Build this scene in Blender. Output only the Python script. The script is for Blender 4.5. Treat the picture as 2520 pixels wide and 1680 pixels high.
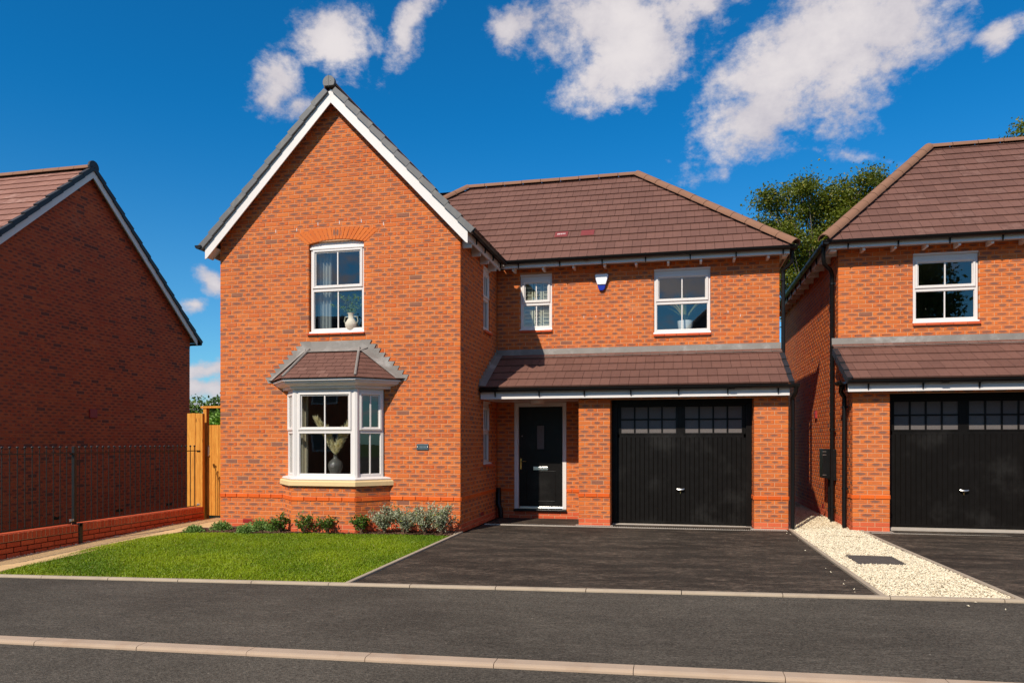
import bpy, bmesh, math, random
import numpy as np
from mathutils import Vector, Matrix
random.seed(7); rng = np.random.default_rng(7)
R = math.radians
scene = bpy.context.scene
for o in list(bpy.data.objects): bpy.data.objects.remove(o)

# ---------------------------------------------------------------- camera
FPX, TH = 1802.0, math.atan(406.0 / 1802.0)
CAM = Vector((3.464, -11.534, 1.503))
cd = bpy.data.cameras.new('camera'); cam = bpy.data.objects.new('camera', cd)
scene.collection.objects.link(cam); scene.camera = cam
cd.sensor_width = 36.0; cd.lens = FPX / 2520.0 * 36.0
cd.shift_y = (1086.0 - 840.0) / 2520.0
cd.clip_start = 0.05; cd.clip_end = 2000
cam.location = CAM; cam.rotation_euler = (R(90), 0, TH)

def project(p):
    dx, dy, dz = p[0] - CAM.x, p[1] - CAM.y, p[2] - CAM.z
    c, s = math.cos(TH), math.sin(TH)
    xc, zc = dx * c + dy * s, -dx * s + dy * c
    if zc < .1: return None
    return 1260 + FPX * xc / zc, 1086 - FPX * dz / zc, zc

# ---------------------------------------------------------------- light
SUNDIR = Vector((0.338, 1.0, -0.909)).normalized()
ELEV = math.asin(-SUNDIR.z)
sd = bpy.data.lights.new('sun', 'SUN'); sd.energy = 5.0; sd.angle = R(0.5); sd.color = (1.0, 0.92, 0.80)
sun = bpy.data.objects.new('sun', sd); scene.collection.objects.link(sun)
sun.rotation_euler = SUNDIR.to_track_quat('-Z', 'Y').to_euler(); sun.location = (-8, -20, 25)
scene.view_settings.view_transform = 'Standard'; scene.view_settings.look = 'None'
scene.view_settings.exposure = 0.08; scene.view_settings.gamma = 1.0

# ---------------------------------------------------------------- node helpers
class NT:
    def __init__(s, tree): s.t = tree; s.n = tree.nodes; s.l = tree.links; s.n.clear()
    def node(s, typ, **kw):
        n = s.n.new(typ)
        for k, v in kw.items():
            if k.startswith('i_'):
                key = k[2:]; key = int(key) if key.isdigit() else key.replace('_', ' ')
                s.set(n.inputs[key], v)
            else: setattr(n, k, v)
        return n
    def set(s, sock, v):
        if isinstance(v, bpy.types.NodeSocket): s.l.new(v, sock)
        elif isinstance(v, bpy.types.Node): s.l.new(v.outputs[0], sock)
        else:
            if sock.type == 'RGBA' and not isinstance(v, (int, float)) and len(v) == 3: v = (*v, 1)
            sock.default_value = v
    def math(s, op, a, b=0.0, c=None, clamp=False):
        n = s.n.new('ShaderNodeMath'); n.operation = op; n.use_clamp = clamp
        s.set(n.inputs[0], a); s.set(n.inputs[1], b)
        if c is not None: s.set(n.inputs[2], c)
        return n.outputs[0]
    def vmath(s, op, a, b=(0, 0, 0), scale=None):
        n = s.n.new('ShaderNodeVectorMath'); n.operation = op
        s.set(n.inputs[0], a)
        if op != 'SCALE': s.set(n.inputs[1], b)
        if scale is not None: s.set(n.inputs['Scale'], scale)
        return n.outputs['Value'] if op in ('LENGTH', 'DOT_PRODUCT', 'DISTANCE') else n.outputs[0]
    def mix(s, fac, a, b, blend='MIX'):
        n = s.n.new('ShaderNodeMix'); n.data_type = 'RGBA'; n.blend_type = blend
        s.set(n.inputs[0], fac); s.set(n.inputs[6], a); s.set(n.inputs[7], b)
        return n.outputs[2]
    def ramp(s, fac, stops, interp='LINEAR'):
        n = s.n.new('ShaderNodeValToRGB'); cr = n.color_ramp; cr.interpolation = interp
        while len(cr.elements) < len(stops): cr.elements.new(0.5)
        for e, (p, c) in zip(cr.elements, stops):
            e.position = p; e.color = (*c, 1) if len(c) == 3 else c
        s.set(n.inputs[0], fac); return n.outputs[0]
    def smooth(s, x, lo, hi):
        n = s.n.new('ShaderNodeMapRange'); n.interpolation_type = 'SMOOTHSTEP'
        s.set(n.inputs[0], x); n.inputs[1].default_value = lo; n.inputs[2].default_value = hi
        return n.outputs[0]
    def noise(s, vec, scale, detail=4.0, rough=0.55, dist=0.0):
        n = s.n.new('ShaderNodeTexNoise')
        if vec is not None: s.set(n.inputs['Vector'], vec)
        n.inputs['Scale'].default_value = scale; n.inputs['Detail'].default_value = detail
        n.inputs['Roughness'].default_value = rough; n.inputs['Distortion'].default_value = dist
        return n.outputs[0]
    def voro(s, vec, scale, out='Distance', feature='F1', rnd=1.0):
        n = s.n.new('ShaderNodeTexVoronoi'); n.feature = feature
        if vec is not None: s.set(n.inputs['Vector'], vec)
        n.inputs['Scale'].default_value = scale; n.inputs['Randomness'].default_value = rnd
        return n.outputs[out]

def mat_new(name):
    m = bpy.data.materials.new(name); m.use_nodes = True
    t = NT(m.node_tree); out = t.node('ShaderNodeOutputMaterial')
    b = t.node('ShaderNodeBsdfPrincipled'); t.l.new(b.outputs[0], out.inputs[0])
    return m, t, b
def coord(t, scale=None):
    v = t.node('ShaderNodeTexCoord').outputs['Object']
    g = t.node('ShaderNodeNewGeometry').outputs['Position']
    return g if scale is None else t.vmath('MULTIPLY', g, scale)
def bump(t, b, h, strength=0.3, dist=0.005):
    n = t.node('ShaderNodeBump'); n.inputs['Strength'].default_value = strength; n.inputs['Distance'].default_value = dist
    t.set(n.inputs['Height'], h); t.l.new(n.outputs[0], b.inputs['Normal'])

M = {}
def simple(name, col, rough=0.5, var=0.12, nscale=12.0, spec=0.5, metal=0.0, bmp=0.0, bscale=60.0, dirt=None, dscale=2.0):
    m, t, b = mat_new(name); g = coord(t)
    n1 = t.noise(g, nscale, 5); f = t.math('MULTIPLY_ADD', n1, 2 * var, 1 - var)
    c = t.mix(1.0, col, t.node('ShaderNodeCombineColor', i_0=f, i_1=f, i_2=f).outputs[0], 'MULTIPLY')
    if dirt is not None:
        d = t.smooth(t.noise(g, dscale, 6, .65), .48, .72); c = t.mix(t.math('MULTIPLY', d, .6), c, dirt)
    t.set(b.inputs['Base Color'], c)
    t.set(b.inputs['Roughness'], t.math('MULTIPLY_ADD', n1, .16, rough - .08))
    b.inputs['Specular IOR Level'].default_value = spec; b.inputs['Metallic'].default_value = metal
    if bmp: bump(t, b, t.noise(g, bscale, 4), bmp)
    M[name] = m; return m

def brick_mat(name, reds, darks, plain, string, ring, kissgain=1.0, fulldark=.987):
    m, t, b = mat_new(name); g = coord(t)
    a = t.node('ShaderNodeAttribute', attribute_name='bcol'); sep = t.node('ShaderNodeSeparateColor', i_0=a.outputs['Color'])
    r1, r2, r3 = sep.outputs; kind = a.outputs['Alpha']
    uv = t.node('ShaderNodeUVMap', uv_map='buv').outputs[0]
    s = t.node('ShaderNodeSeparateXYZ', i_0=uv); u, v = s.outputs[0], s.outputs[1]
    nz = t.noise(g, 45, 4, .6); nf = t.noise(g, 260, 3, .6)
    # ellipse of the kiss mark, size varies from brick to brick
    wu = t.math('MULTIPLY_ADD', r3, .05, .054); wv = t.math('MULTIPLY_ADD', r2, .009, .0165)
    ou = t.math('MULTIPLY', t.math('SUBTRACT', r1, .5), .03)
    e = t.math('SQRT', t.math('ADD', t.math('POWER', t.math('DIVIDE', t.math('SUBTRACT', u, ou), wu), 2.0), t.math('POWER', t.math('DIVIDE', v, wv), 2.0)))
    e = t.math('ADD', e, t.math('MULTIPLY', t.math('SUBTRACT', nz, .5), .9))
    base = t.mix(r1, reds[0], reds[1])
    base = t.mix(t.math('MULTIPLY', t.smooth(e, 1.9, 1.0), .55), base, ring)
    strg = t.math('MULTIPLY', t.smooth(r2, -.15, .45), .88 * kissgain)
    full = t.math('GREATER_THAN', r3, fulldark)          # the odd brick that is dark right across
    k = t.math('MAXIMUM', t.math('MULTIPLY', t.smooth(e, 1.12, .62), strg), t.math('MULTIPLY', full, .8))
    iskiss = t.math('LESS_THAN', t.math('ABSOLUTE', t.math('SUBTRACT', kind, .66)), .1)
    col = t.mix(t.math('MULTIPLY', k, iskiss), base, t.mix(nz, darks[0], darks[1]))
    isplain = t.math('LESS_THAN', kind, .1); isstr = t.math('LESS_THAN', t.math('ABSOLUTE', t.math('SUBTRACT', kind, .33)), .1)
    col = t.mix(isplain, col, t.mix(r1, plain[0], plain[1])); col = t.mix(isstr, col, t.mix(r1, string[0], string[1]))
    f = t.math('MULTIPLY_ADD', nf, .5, .75); f = t.math('MULTIPLY', f, t.math('MULTIPLY_ADD', t.noise(g, .9, 3), .3, .85))
    col = t.mix(1.0, col, t.node('ShaderNodeCombineColor', i_0=f, i_1=f, i_2=f).outputs[0], 'MULTIPLY')
    # lime bloom in faint patches
    bl = t.math('MULTIPLY', t.smooth(t.noise(g, 1.7, 6, .7), .60, .78), .22)
    col = t.mix(bl, col, (.62, .36, .22))
    t.set(b.inputs['Base Color'], col); b.inputs['Roughness'].default_value = .88; b.inputs['Specular IOR Level'].default_value = .25
    bump(t, b, t.math('ADD', nz, t.math('MULTIPLY', nf, .6)), .5, .0025)
    M[name] = m
brick_mat('brick', ((.48, .082, .018), (.62, .160, .034)), ((.13, .064, .049), (.225, .115, .083)),
          ((.52, .085, .032), (.62, .13, .05)), ((.60, .085, .010), (.72, .13, .016)), (.63, .165, .036))
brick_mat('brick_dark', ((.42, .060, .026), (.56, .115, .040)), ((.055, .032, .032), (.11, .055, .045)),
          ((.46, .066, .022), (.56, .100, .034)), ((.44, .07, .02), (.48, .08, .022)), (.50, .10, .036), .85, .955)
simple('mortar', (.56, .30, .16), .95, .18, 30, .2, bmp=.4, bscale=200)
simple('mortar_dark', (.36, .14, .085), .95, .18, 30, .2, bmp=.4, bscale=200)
simple('white', (.71, .655, .615), .36, .03, 3, .5)
simple('black_plastic', (.0065, .006, .006), .38, .2, 6, .28)
simple('black_iron', (.009, .009, .009), .36, .25, 30, .45)
simple('lead', (.215, .190, .168), .6, .28, 5, .4, .0, .25, 25, (.44, .41, .38), 3.0)
simple('stone', (.70, .51, .26), .85, .07, 8, .3, bmp=.2, bscale=150)
simple('verge', (.115, .112, .112), .55, .25, 8, .4, dirt=(.20, .18, .15), dscale=6)
simple('verge_dark', (.022, .022, .025), .5, .25, 8, .4)
simple('tile_edge', (.05, .022, .016), .9, .2, 20, .2)
simple('ridge', (.235, .118, .072), .85, .14, 5, .25, bmp=.2, bscale=90)
simple('door_black', (.0060, .0048, .0040), .40, .15, 10, .18, bmp=.05, bscale=120, dirt=(.024, .022, .020), dscale=1.6)
simple('chrome', (.60, .57, .53), .32, .05, 5, .5, 1.0)
simple('brass', (.55, .34, .12), .25, .05, 5, .5, 1.0)
simple('kerb', (.43, .315, .225), .9, .13, 4, .25, bmp=.25, bscale=220, dirt=(.33, .215, .14), dscale=2.2)
simple('edging', (.41, .325, .235), .9, .16, 6, .25, bmp=.3, bscale=200, dirt=(.26, .20, .15), dscale=3)
simple('concrete', (.42, .36, .30), .9, .14, 8, .25, bmp=.3, bscale=180)
simple('slab', (.62, .41, .20), .9, .12, 3, .25, bmp=.25, bscale=160, dirt=(.45, .28, .13), dscale=1.5)
simple('soil', (.050, .028, .018), .95, .4, 14, .2, bmp=.8, bscale=40)
simple('stem', (.16, .09, .055), .9, .3, 30, .2)
simple('bark', (.17, .135, .11), .9, .45, 6, .2, bmp=.6, bscale=30)
simple('interior', (.30, .26, .22), .9, .05, 2, .2)
simple('curtain', (.52, .46, .36), .95, .06, 5, .2)
simple('curtain_blue', (.44, .46, .47), .95, .06, 5, .2)
simple('shutter', (.66, .62, .48), .5, .05, 5, .4)
simple('vase_dark', (.11, .10, .092), .35, .2, 8, .5)
simple('vase_cream', (.55, .50, .40), .8, .1, 10, .3)
simple('pampas', (.72, .60, .36), .95, .2, 40, .1)
simple('alarm_white', (.80, .80, .82), .35, .02, 3, .5)
simple('alarm_blue', (.006, .020, .30), .25, .1, 6, .5)
simple('plaque', (.055, .085, .10), .35, .2, 30, .5)
simple('plaque_letter', (.16, .20, .22), .4, .1, 30, .5)
simple('vent_red', (.30, .015, .012), .55, .1, 20, .4)
simple('wall_board', (.55, .55, .55), .8, .1, 4, .3)
simple('sticker', (.20, .038, .036), .6, .12, 8, .3)
simple('sticker_print', (.55, .42, .40), .7, .2, 60, .3)

def tile_mat(name, c0, c1, pale):
    m, t, b = mat_new(name); g = coord(t)
    a = t.node('ShaderNodeAttribute', attribute_name='bcol'); sep = t.node('ShaderNodeSeparateColor', i_0=a.outputs['Color'])
    col = t.mix(sep.outputs[0], c0, c1)
    n1 = t.noise(g, 7, 5, .6); n2 = t.noise(g, 150, 3, .6)
    f = t.math('MULTIPLY', t.math('MULTIPLY_ADD', n1, .36, .82), t.math('MULTIPLY_ADD', n2, .3, .85))
    col = t.mix(1.0, col, t.node('ShaderNodeCombineColor', i_0=f, i_1=f, i_2=f).outputs[0], 'MULTIPLY')
    bl = t.math('MULTIPLY', t.math('GREATER_THAN', sep.outputs[1], .90), t.math('MULTIPLY', t.smooth(n1, .4, .6), .35))
    col = t.mix(bl, col, pale)
    fl = t.math('MULTIPLY', t.smooth(t.noise(g, 38, 2, .5), .74, .80), .5); col = t.mix(fl, col, (.45, .36, .30))
    t.set(b.inputs['Base Color'], col); b.inputs['Roughness'].default_value = .78; b.inputs['Specular IOR Level'].default_value = .3
    bump(t, b, n2, .35, .002); M[name] = m
tile_mat('tile', (.132, .060, .044), (.162, .075, .055), (.24, .13, .10))
tile_mat('tile_pale', (.235, .108, .078), (.285, .135, .098), (.5, .3, .24))  # paler tone for the left roof: reflected light put into the colour
tile_mat('tile_grey', (.10, .095, .09), (.14, .13, .12), (.2, .19, .18))

def timber(name, c0, c1):
    m, t, b = mat_new(name)
    g = coord(t)
    st = t.noise(t.vmath('MULTIPLY', g, (14, 14, 1.1)), 3, 5, .6, 1.2)
    kn = t.smooth(t.voro(t.vmath('MULTIPLY', g, (9, 9, 2.6)), 1.0), .16, .05)
    c = t.mix(t.smooth(st, .3, .72), c0, c1); c = t.mix(t.math('MULTIPLY', kn, .7), c, tuple(x * .28 for x in c0))
    t.set(b.inputs['Base Color'], c); b.inputs['Roughness'].default_value = .75; b.inputs['Specular IOR Level'].default_value = .3
    bump(t, b, st, .25, .003); M[name] = m
timber('timber', (.50, .175, .018), (.68, .30, .045))

def asphalt(name, c0, c1, fleck, scuff, fs=1.0):
    m, t, b = mat_new(name); g = coord(t)
    big = t.noise(g, .55, 5, .6); mid = t.noise(t.vmath('MULTIPLY', g, (.8, 2.2, 1)), 1.6, 6, .68)
    col = t.mix(t.smooth(big, .3, .7), c0, c1)
    vd = t.voro(g, 95); vc = t.voro(g, 95, 'Color')
    gr = t.math('MULTIPLY_ADD', t.node('ShaderNodeSeparateColor', i_0=vc).outputs[0], .75, .62)
    gr = t.math('MULTIPLY', gr, t.math('MULTIPLY_ADD', t.noise(g, 34, 3, .7), .9, .55))
    col = t.mix(1.0, col, t.node('ShaderNodeCombineColor', i_0=gr, i_1=gr, i_2=gr).outputs[0], 'MULTIPLY')
    sc = t.math('MULTIPLY', t.smooth(mid, .42, .60), t.smooth(t.noise(t.vmath('MULTIPLY', g, (4, 13, 1)), 2.2, 6, .78), .42, .72))
    col = t.mix(t.math('MULTIPLY', sc, scuff), col, fleck)
    gn = t.math('MULTIPLY_ADD', t.noise(g, 62, 2, .9), 1.2, .40); gn = t.math('MULTIPLY', gn, t.math('MULTIPLY_ADD', t.smooth(t.noise(g, 28, 3, .7), .60, .70), -.38, 1.06))
    col = t.mix(1.0, col, t.node('ShaderNodeCombineColor', i_0=gn, i_1=gn, i_2=gn).outputs[0], 'MULTIPLY')
    fl = t.smooth(t.noise(t.vmath('MULTIPLY', g, (1, 1.6, 1)), 22, 2, .5), .70, .78); col = t.mix(t.math('MULTIPLY', fl, .7 * fs), col, fleck)
    t.set(b.inputs['Base Color'], col); t.set(b.inputs['Roughness'], t.math('MULTIPLY_ADD', big, -.15, .92)); b.inputs['Specular IOR Level'].default_value = .12
    bump(t, b, t.math('ADD', vd, t.noise(g, 34, 3)), .6, .006); M[name] = m
asphalt('road', (.066, .056, .044), (.088, .075, .059), (.24, .20, .16), .22)
asphalt('footway', (.056, .047, .037), (.082, .070, .055), (.24, .20, .16), .30)
asphalt('drive', (.029, .022, .017), (.048, .038, .029), (.20, .145, .105), 1.0, .5)

def leaf_mat(name, c0, c1, c2=None, trans=.25, rough=.5):
    m, t, b = mat_new(name); out = [n for n in t.n if n.type == 'OUTPUT_MATERIAL'][0]
    a = t.node('ShaderNodeAttribute', attribute_name='bcol'); sep = t.node('ShaderNodeSeparateColor', i_0=a.outputs['Color'])
    col = t.mix(sep.outputs[0], c0, c1)
    if c2 is not None: col = t.mix(t.math('GREATER_THAN', sep.outputs[1], .93), col, c2)
    t.set(b.inputs['Base Color'], col); b.inputs['Roughness'].default_value = rough; b.inputs['Specular IOR Level'].default_value = .35
    tr = t.node('ShaderNodeBsdfTranslucent'); t.set(tr.inputs[0], t.mix(1.0, col, (1.0, 1.0, .5), 'MULTIPLY'))
    mx = t.node('ShaderNodeMixShader'); mx.inputs[0].default_value = trans
    t.l.new(b.outputs[0], mx.inputs[1]); t.l.new(tr.outputs[0], mx.inputs[2]); t.l.new(mx.outputs[0], out.inputs[0])
    M[name] = m
leaf_mat('grass', (.115, .205, .003), (.31, .39, .006), (.34, .32, .06), .25)
leaf_mat('leaf_dark', (.035, .085, .010), (.10, .18, .020), (.13, .06, .02), .15, .35)
leaf_mat('leaf_silver', (.22, .25, .14), (.46, .46, .32), (.22, .26, .04), .15, .7)
leaf_mat('leaf_mound', (.11, .21, .04), (.24, .37, .09), None, .2)
leaf_mat('leaf_tree', (.055, .085, .007), (.17, .185, .014), (.28, .23, .025), .3, .4)
leaf_mat('leaf_far', (.040, .085, .010), (.12, .19, .022), None, .2)
leaf_mat('leaf_hedge', (.09, .19, .010), (.19, .33, .025), None, .25)
leaf_mat('leaf_spiky', (.12, .17, .05), (.42, .33, .10), None, .2)
leaf_mat('gravel', (.66, .55, .38), (.80, .71, .53), (.30, .23, .15), 0.0, .9)
leaf_mat('mulch', (.050, .026, .016), (.15, .075, .045), (.24, .14, .09), 0.0, .9)
leaf_mat('plume', (.84, .72, .47), (.95, .88, .68), None, .3, .9)

def glass_mat():
    m = bpy.data.materials.new('glass'); m.use_nodes = True; t = NT(m.node_tree)
    out = t.node('ShaderNodeOutputMaterial'); g = t.node('ShaderNodeBsdfGlossy'); g.inputs['Roughness'].default_value = 0.0
    tr = t.node('ShaderNodeBsdfTransparent'); tr.inputs[0].default_value = (.80, .84, .82, 1)
    ge = t.node('ShaderNodeNewGeometry'); cs = t.math('ABSOLUTE', t.vmath('DOT_PRODUCT', ge.outputs['Normal'], ge.outputs['Incoming']))
    fr = t.math('MULTIPLY_ADD', t.math('POWER', t.math('SUBTRACT', 1.0, cs), 5.0), .96, .045)
    nz = t.noise(coord(t), 1.1, 2, .4); bp = t.node('ShaderNodeBump'); bp.inputs['Strength'].default_value = .10; bp.inputs['Distance'].default_value = .02
    t.set(bp.inputs['Height'], nz); t.l.new(bp.outputs[0], g.inputs['Normal'])
    f = t.math('MULTIPLY_ADD', fr, 1.8, .06, clamp=True)
    mx = t.node('ShaderNodeMixShader'); t.set(mx.inputs[0], f); t.l.new(tr.outputs[0], mx.inputs[1]); t.l.new(g.outputs[0], mx.inputs[2]); t.l.new(mx.outputs[0], out.inputs[0])
    M['glass'] = m
glass_mat()
def obscure_mat():
    m, t, b = mat_new('glass_obscure'); g = coord(t)
    n = t.noise(g, 90, 3, .6); t.set(b.inputs['Base Color'], t.mix(n, (.070, .058, .054), (.18, .155, .145)))
    b.inputs['Roughness'].default_value = .5; b.inputs['Specular IOR Level'].default_value = .3; bump(t, b, n, .5, .003); M['glass_obscure'] = m
obscure_mat()

# ---------------------------------------------------------------- world
SKY_STR = 0.10
w = bpy.data.worlds.new('World'); scene.world = w; w.use_nodes = True
t = NT(w.node_tree)
sky = t.node('ShaderNodeTexSky'); sky.sky_type = 'NISHITA'; sky.sun_disc = False
sky.sun_elevation = ELEV; sky.sun_rotation = math.atan2(-SUNDIR.x, -SUNDIR.y) % (2 * math.pi)
sky.altitude = 200; sky.air_density = 1.0; sky.dust_density = 0.3; sky.ozone_density = 4.0
d = t.node('ShaderNodeTexCoord').outputs['Generated']
sx = t.node('ShaderNodeSeparateXYZ', i_0=d); X, Y, Z = sx.outputs
# deep polarised blue of the photograph
skyc = t.mix(1.0, sky.outputs[0], (.055, .84, 1.27), 'MULTIPLY')
elev = t.smooth(Z, .0, .45)
haze = t.mix(t.smooth(Z, .42, .0), skyc, t.mix(1.0, sky.outputs[0], (.55, 1.0, 1.14), 'MULTIPLY'))
# clouds: fractal noise on a cloud layer, gathered into banks by soft ellipses (direction space)
zc = t.math('MAXIMUM', Z, .02); lay = t.node('ShaderNodeCombineXYZ', i_0=t.math('DIVIDE', X, t.math('ADD', zc, .12)), i_1=t.math('DIVIDE', Y, t.math('ADD', zc, .12)), i_2=0.0).outputs[0]
warp = t.node('ShaderNodeTexNoise'); t.set(warp.inputs['Vector'], t.vmath('SCALE', d, scale=9.0)); warp.inputs['Scale'].default_value = 1.0; warp.inputs['Detail'].default_value = 5
yy = t.math('MAXIMUM', Y, .05)
q = t.node('ShaderNodeCombineXYZ', i_0=t.math('DIVIDE', X, yy), i_1=t.math('DIVIDE', Z, yy), i_2=0.0).outputs[0]
q = t.vmath('ADD', q, t.vmath('SCALE', t.vmath('SUBTRACT', warp.outputs['Color'], (.5, .5, .5)), scale=.06))
def blob(px, py, hw, hh, ang, st=1.0):
    """cloud bank: centre and half sizes as directions (tangents), tilt in degrees"""
    a = (px - 1260) / FPX; c_, s_ = math.cos(TH), math.sin(TH)
    dx, dy, dz = a * c_ - s_, a * s_ + c_, (1086 - py) / FPX
    v = t.vmath('SUBTRACT', q, (dx / dy, dz / dy, 0))
    ca, sa = math.cos(R(ang)), math.sin(R(ang))
    ux = t.math('DIVIDE', t.vmath('DOT_PRODUCT', v, (ca, sa, 0)), hw / FPX)
    uy = t.math('DIVIDE', t.vmath('DOT_PRODUCT', v, (-sa, ca, 0)), hh / FPX)
    ln = t.math('SQRT', t.math('ADD', t.math('MULTIPLY', ux, ux), t.math('MULTIPLY', uy, uy)))
    return t.math('MULTIPLY', t.math('SUBTRACT', 1.38, ln), st)
cl = None
for a in [(812, 108, 136, 98, -12, 1.05), (680, 215, 118, 98, 10, .95), (735, 265, 105, 62, 0, .8), (1010, 62, 122, 42, 62, .72), (1258, 62, 56, 52, 20, .75),
          (1515, 45, 168, 105, -8, 1.15), (1600, 120, 165, 105, 30, 1.0), (1450, 190, 80, 40, 20, .6), (1700, 30, 130, 70, 30, .9),
          (2060, 95, 290, 165, 33, 1.15), (1900, 245, 190, 85, 40, .85), (1860, 330, 110, 40, 45, .5), (2240, 70, 120, 75, 40, .75), (2490, 85, 60, 32, 20, .7),
          (525, 700, 34, 60, 60, .8), (478, 755, 40, 24, 0, .7), (505, 905, 260, 28, 0, .9), (480, 950, 260, 34, 0, .9), (520, 1000, 300, 22, 0, .7), (2080, 375, 150, 12, -14, .30)]:
    bl = blob(*a); cl = bl if cl is None else t.math('MAXIMUM', cl, bl)
infront = t.smooth(Y, .25, .45)
gen = t.math('MULTIPLY', t.math('SUBTRACT', t.noise(lay, 1.1, 6, .55), .435), 4.5)       # scattered fair-weather cloud elsewhere
inframe = t.math('MULTIPLY', infront, t.math('MULTIPLY', t.smooth(t.math('ABSOLUTE', t.math('ADD', t.math('DIVIDE', X, yy), .22)), 1.25, .95), t.smooth(t.math('DIVIDE', Z, yy), .95, .66)))
cl = t.math('MULTIPLY_ADD', cl, inframe, t.math('MULTIPLY', gen, t.math('SUBTRACT', 1.0, inframe)))
dv = t.vmath('MULTIPLY', d, (1, 1, 1.35))
fb = t.noise(dv, 11, 10, .60, .25); fine = t.noise(dv, 46, 8, .68)
den = t.math('ADD', cl, t.math('ADD', t.math('MULTIPLY', t.math('SUBTRACT', fb, .5), 2.6), t.math('MULTIPLY', t.math('SUBTRACT', fine, .5), 1.3)))
cov = t.math('MULTIPLY', t.smooth(den, .10, .98), t.smooth(Z, .0, .03))
body = t.noise(dv, 7, 6, .55)
ccol = t.mix(t.smooth(t.math('ADD', t.math('MULTIPLY', den, .22), body), .42, 1.02), (.50, .475, .53), (.79, .735, .73))
skyrad = t.vmath('SCALE', haze, scale=SKY_STR)
bg = t.node('ShaderNodeBackground'); t.set(bg.inputs[0], t.mix(t.math('MULTIPLY', cov, .96), skyrad, ccol)); bg.inputs[1].default_value = 1.0
o_ = t.node('ShaderNodeOutputWorld'); t.l.new(bg.outputs[0], o_.inputs[0])

# ================================================================ geometry helpers
col = scene.collection
WPOS = {}
def link(o, parent=None, world=(0, 0, 0)):
    col.objects.link(o); world = Vector(world)
    if parent is not None:
        o.parent = parent; o.location = world - WPOS[parent.name]
    else: o.location = world
    WPOS[o.name] = world; return o
def empty(name, loc, label, cat, group=None):
    o = bpy.data.objects.new(name, None); o.empty_display_size = .2; link(o, None, loc); tag(o, label, cat, group); return o
def tag(o, label=None, cat=None, group=None, kind=None):
    if label: o['label'] = label
    if cat: o['category'] = cat
    if group: o['group'] = group
    if kind: o['kind'] = kind
    return o
def FR(o, u, n):
    o, u, n = Vector(o), Vector(u), Vector(n)
    f = lambda p: o + u * p[0] + n * p[1] + Vector((0, 0, p[2]))
    f.o, f.u, f.n = o, u, n; return f
FRONT = lambda y, x=0, z=0: FR((x, y, z), (1, 0, 0), (0, -1, 0))     # faces the street: a = x, b = outwards, c = z

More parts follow.
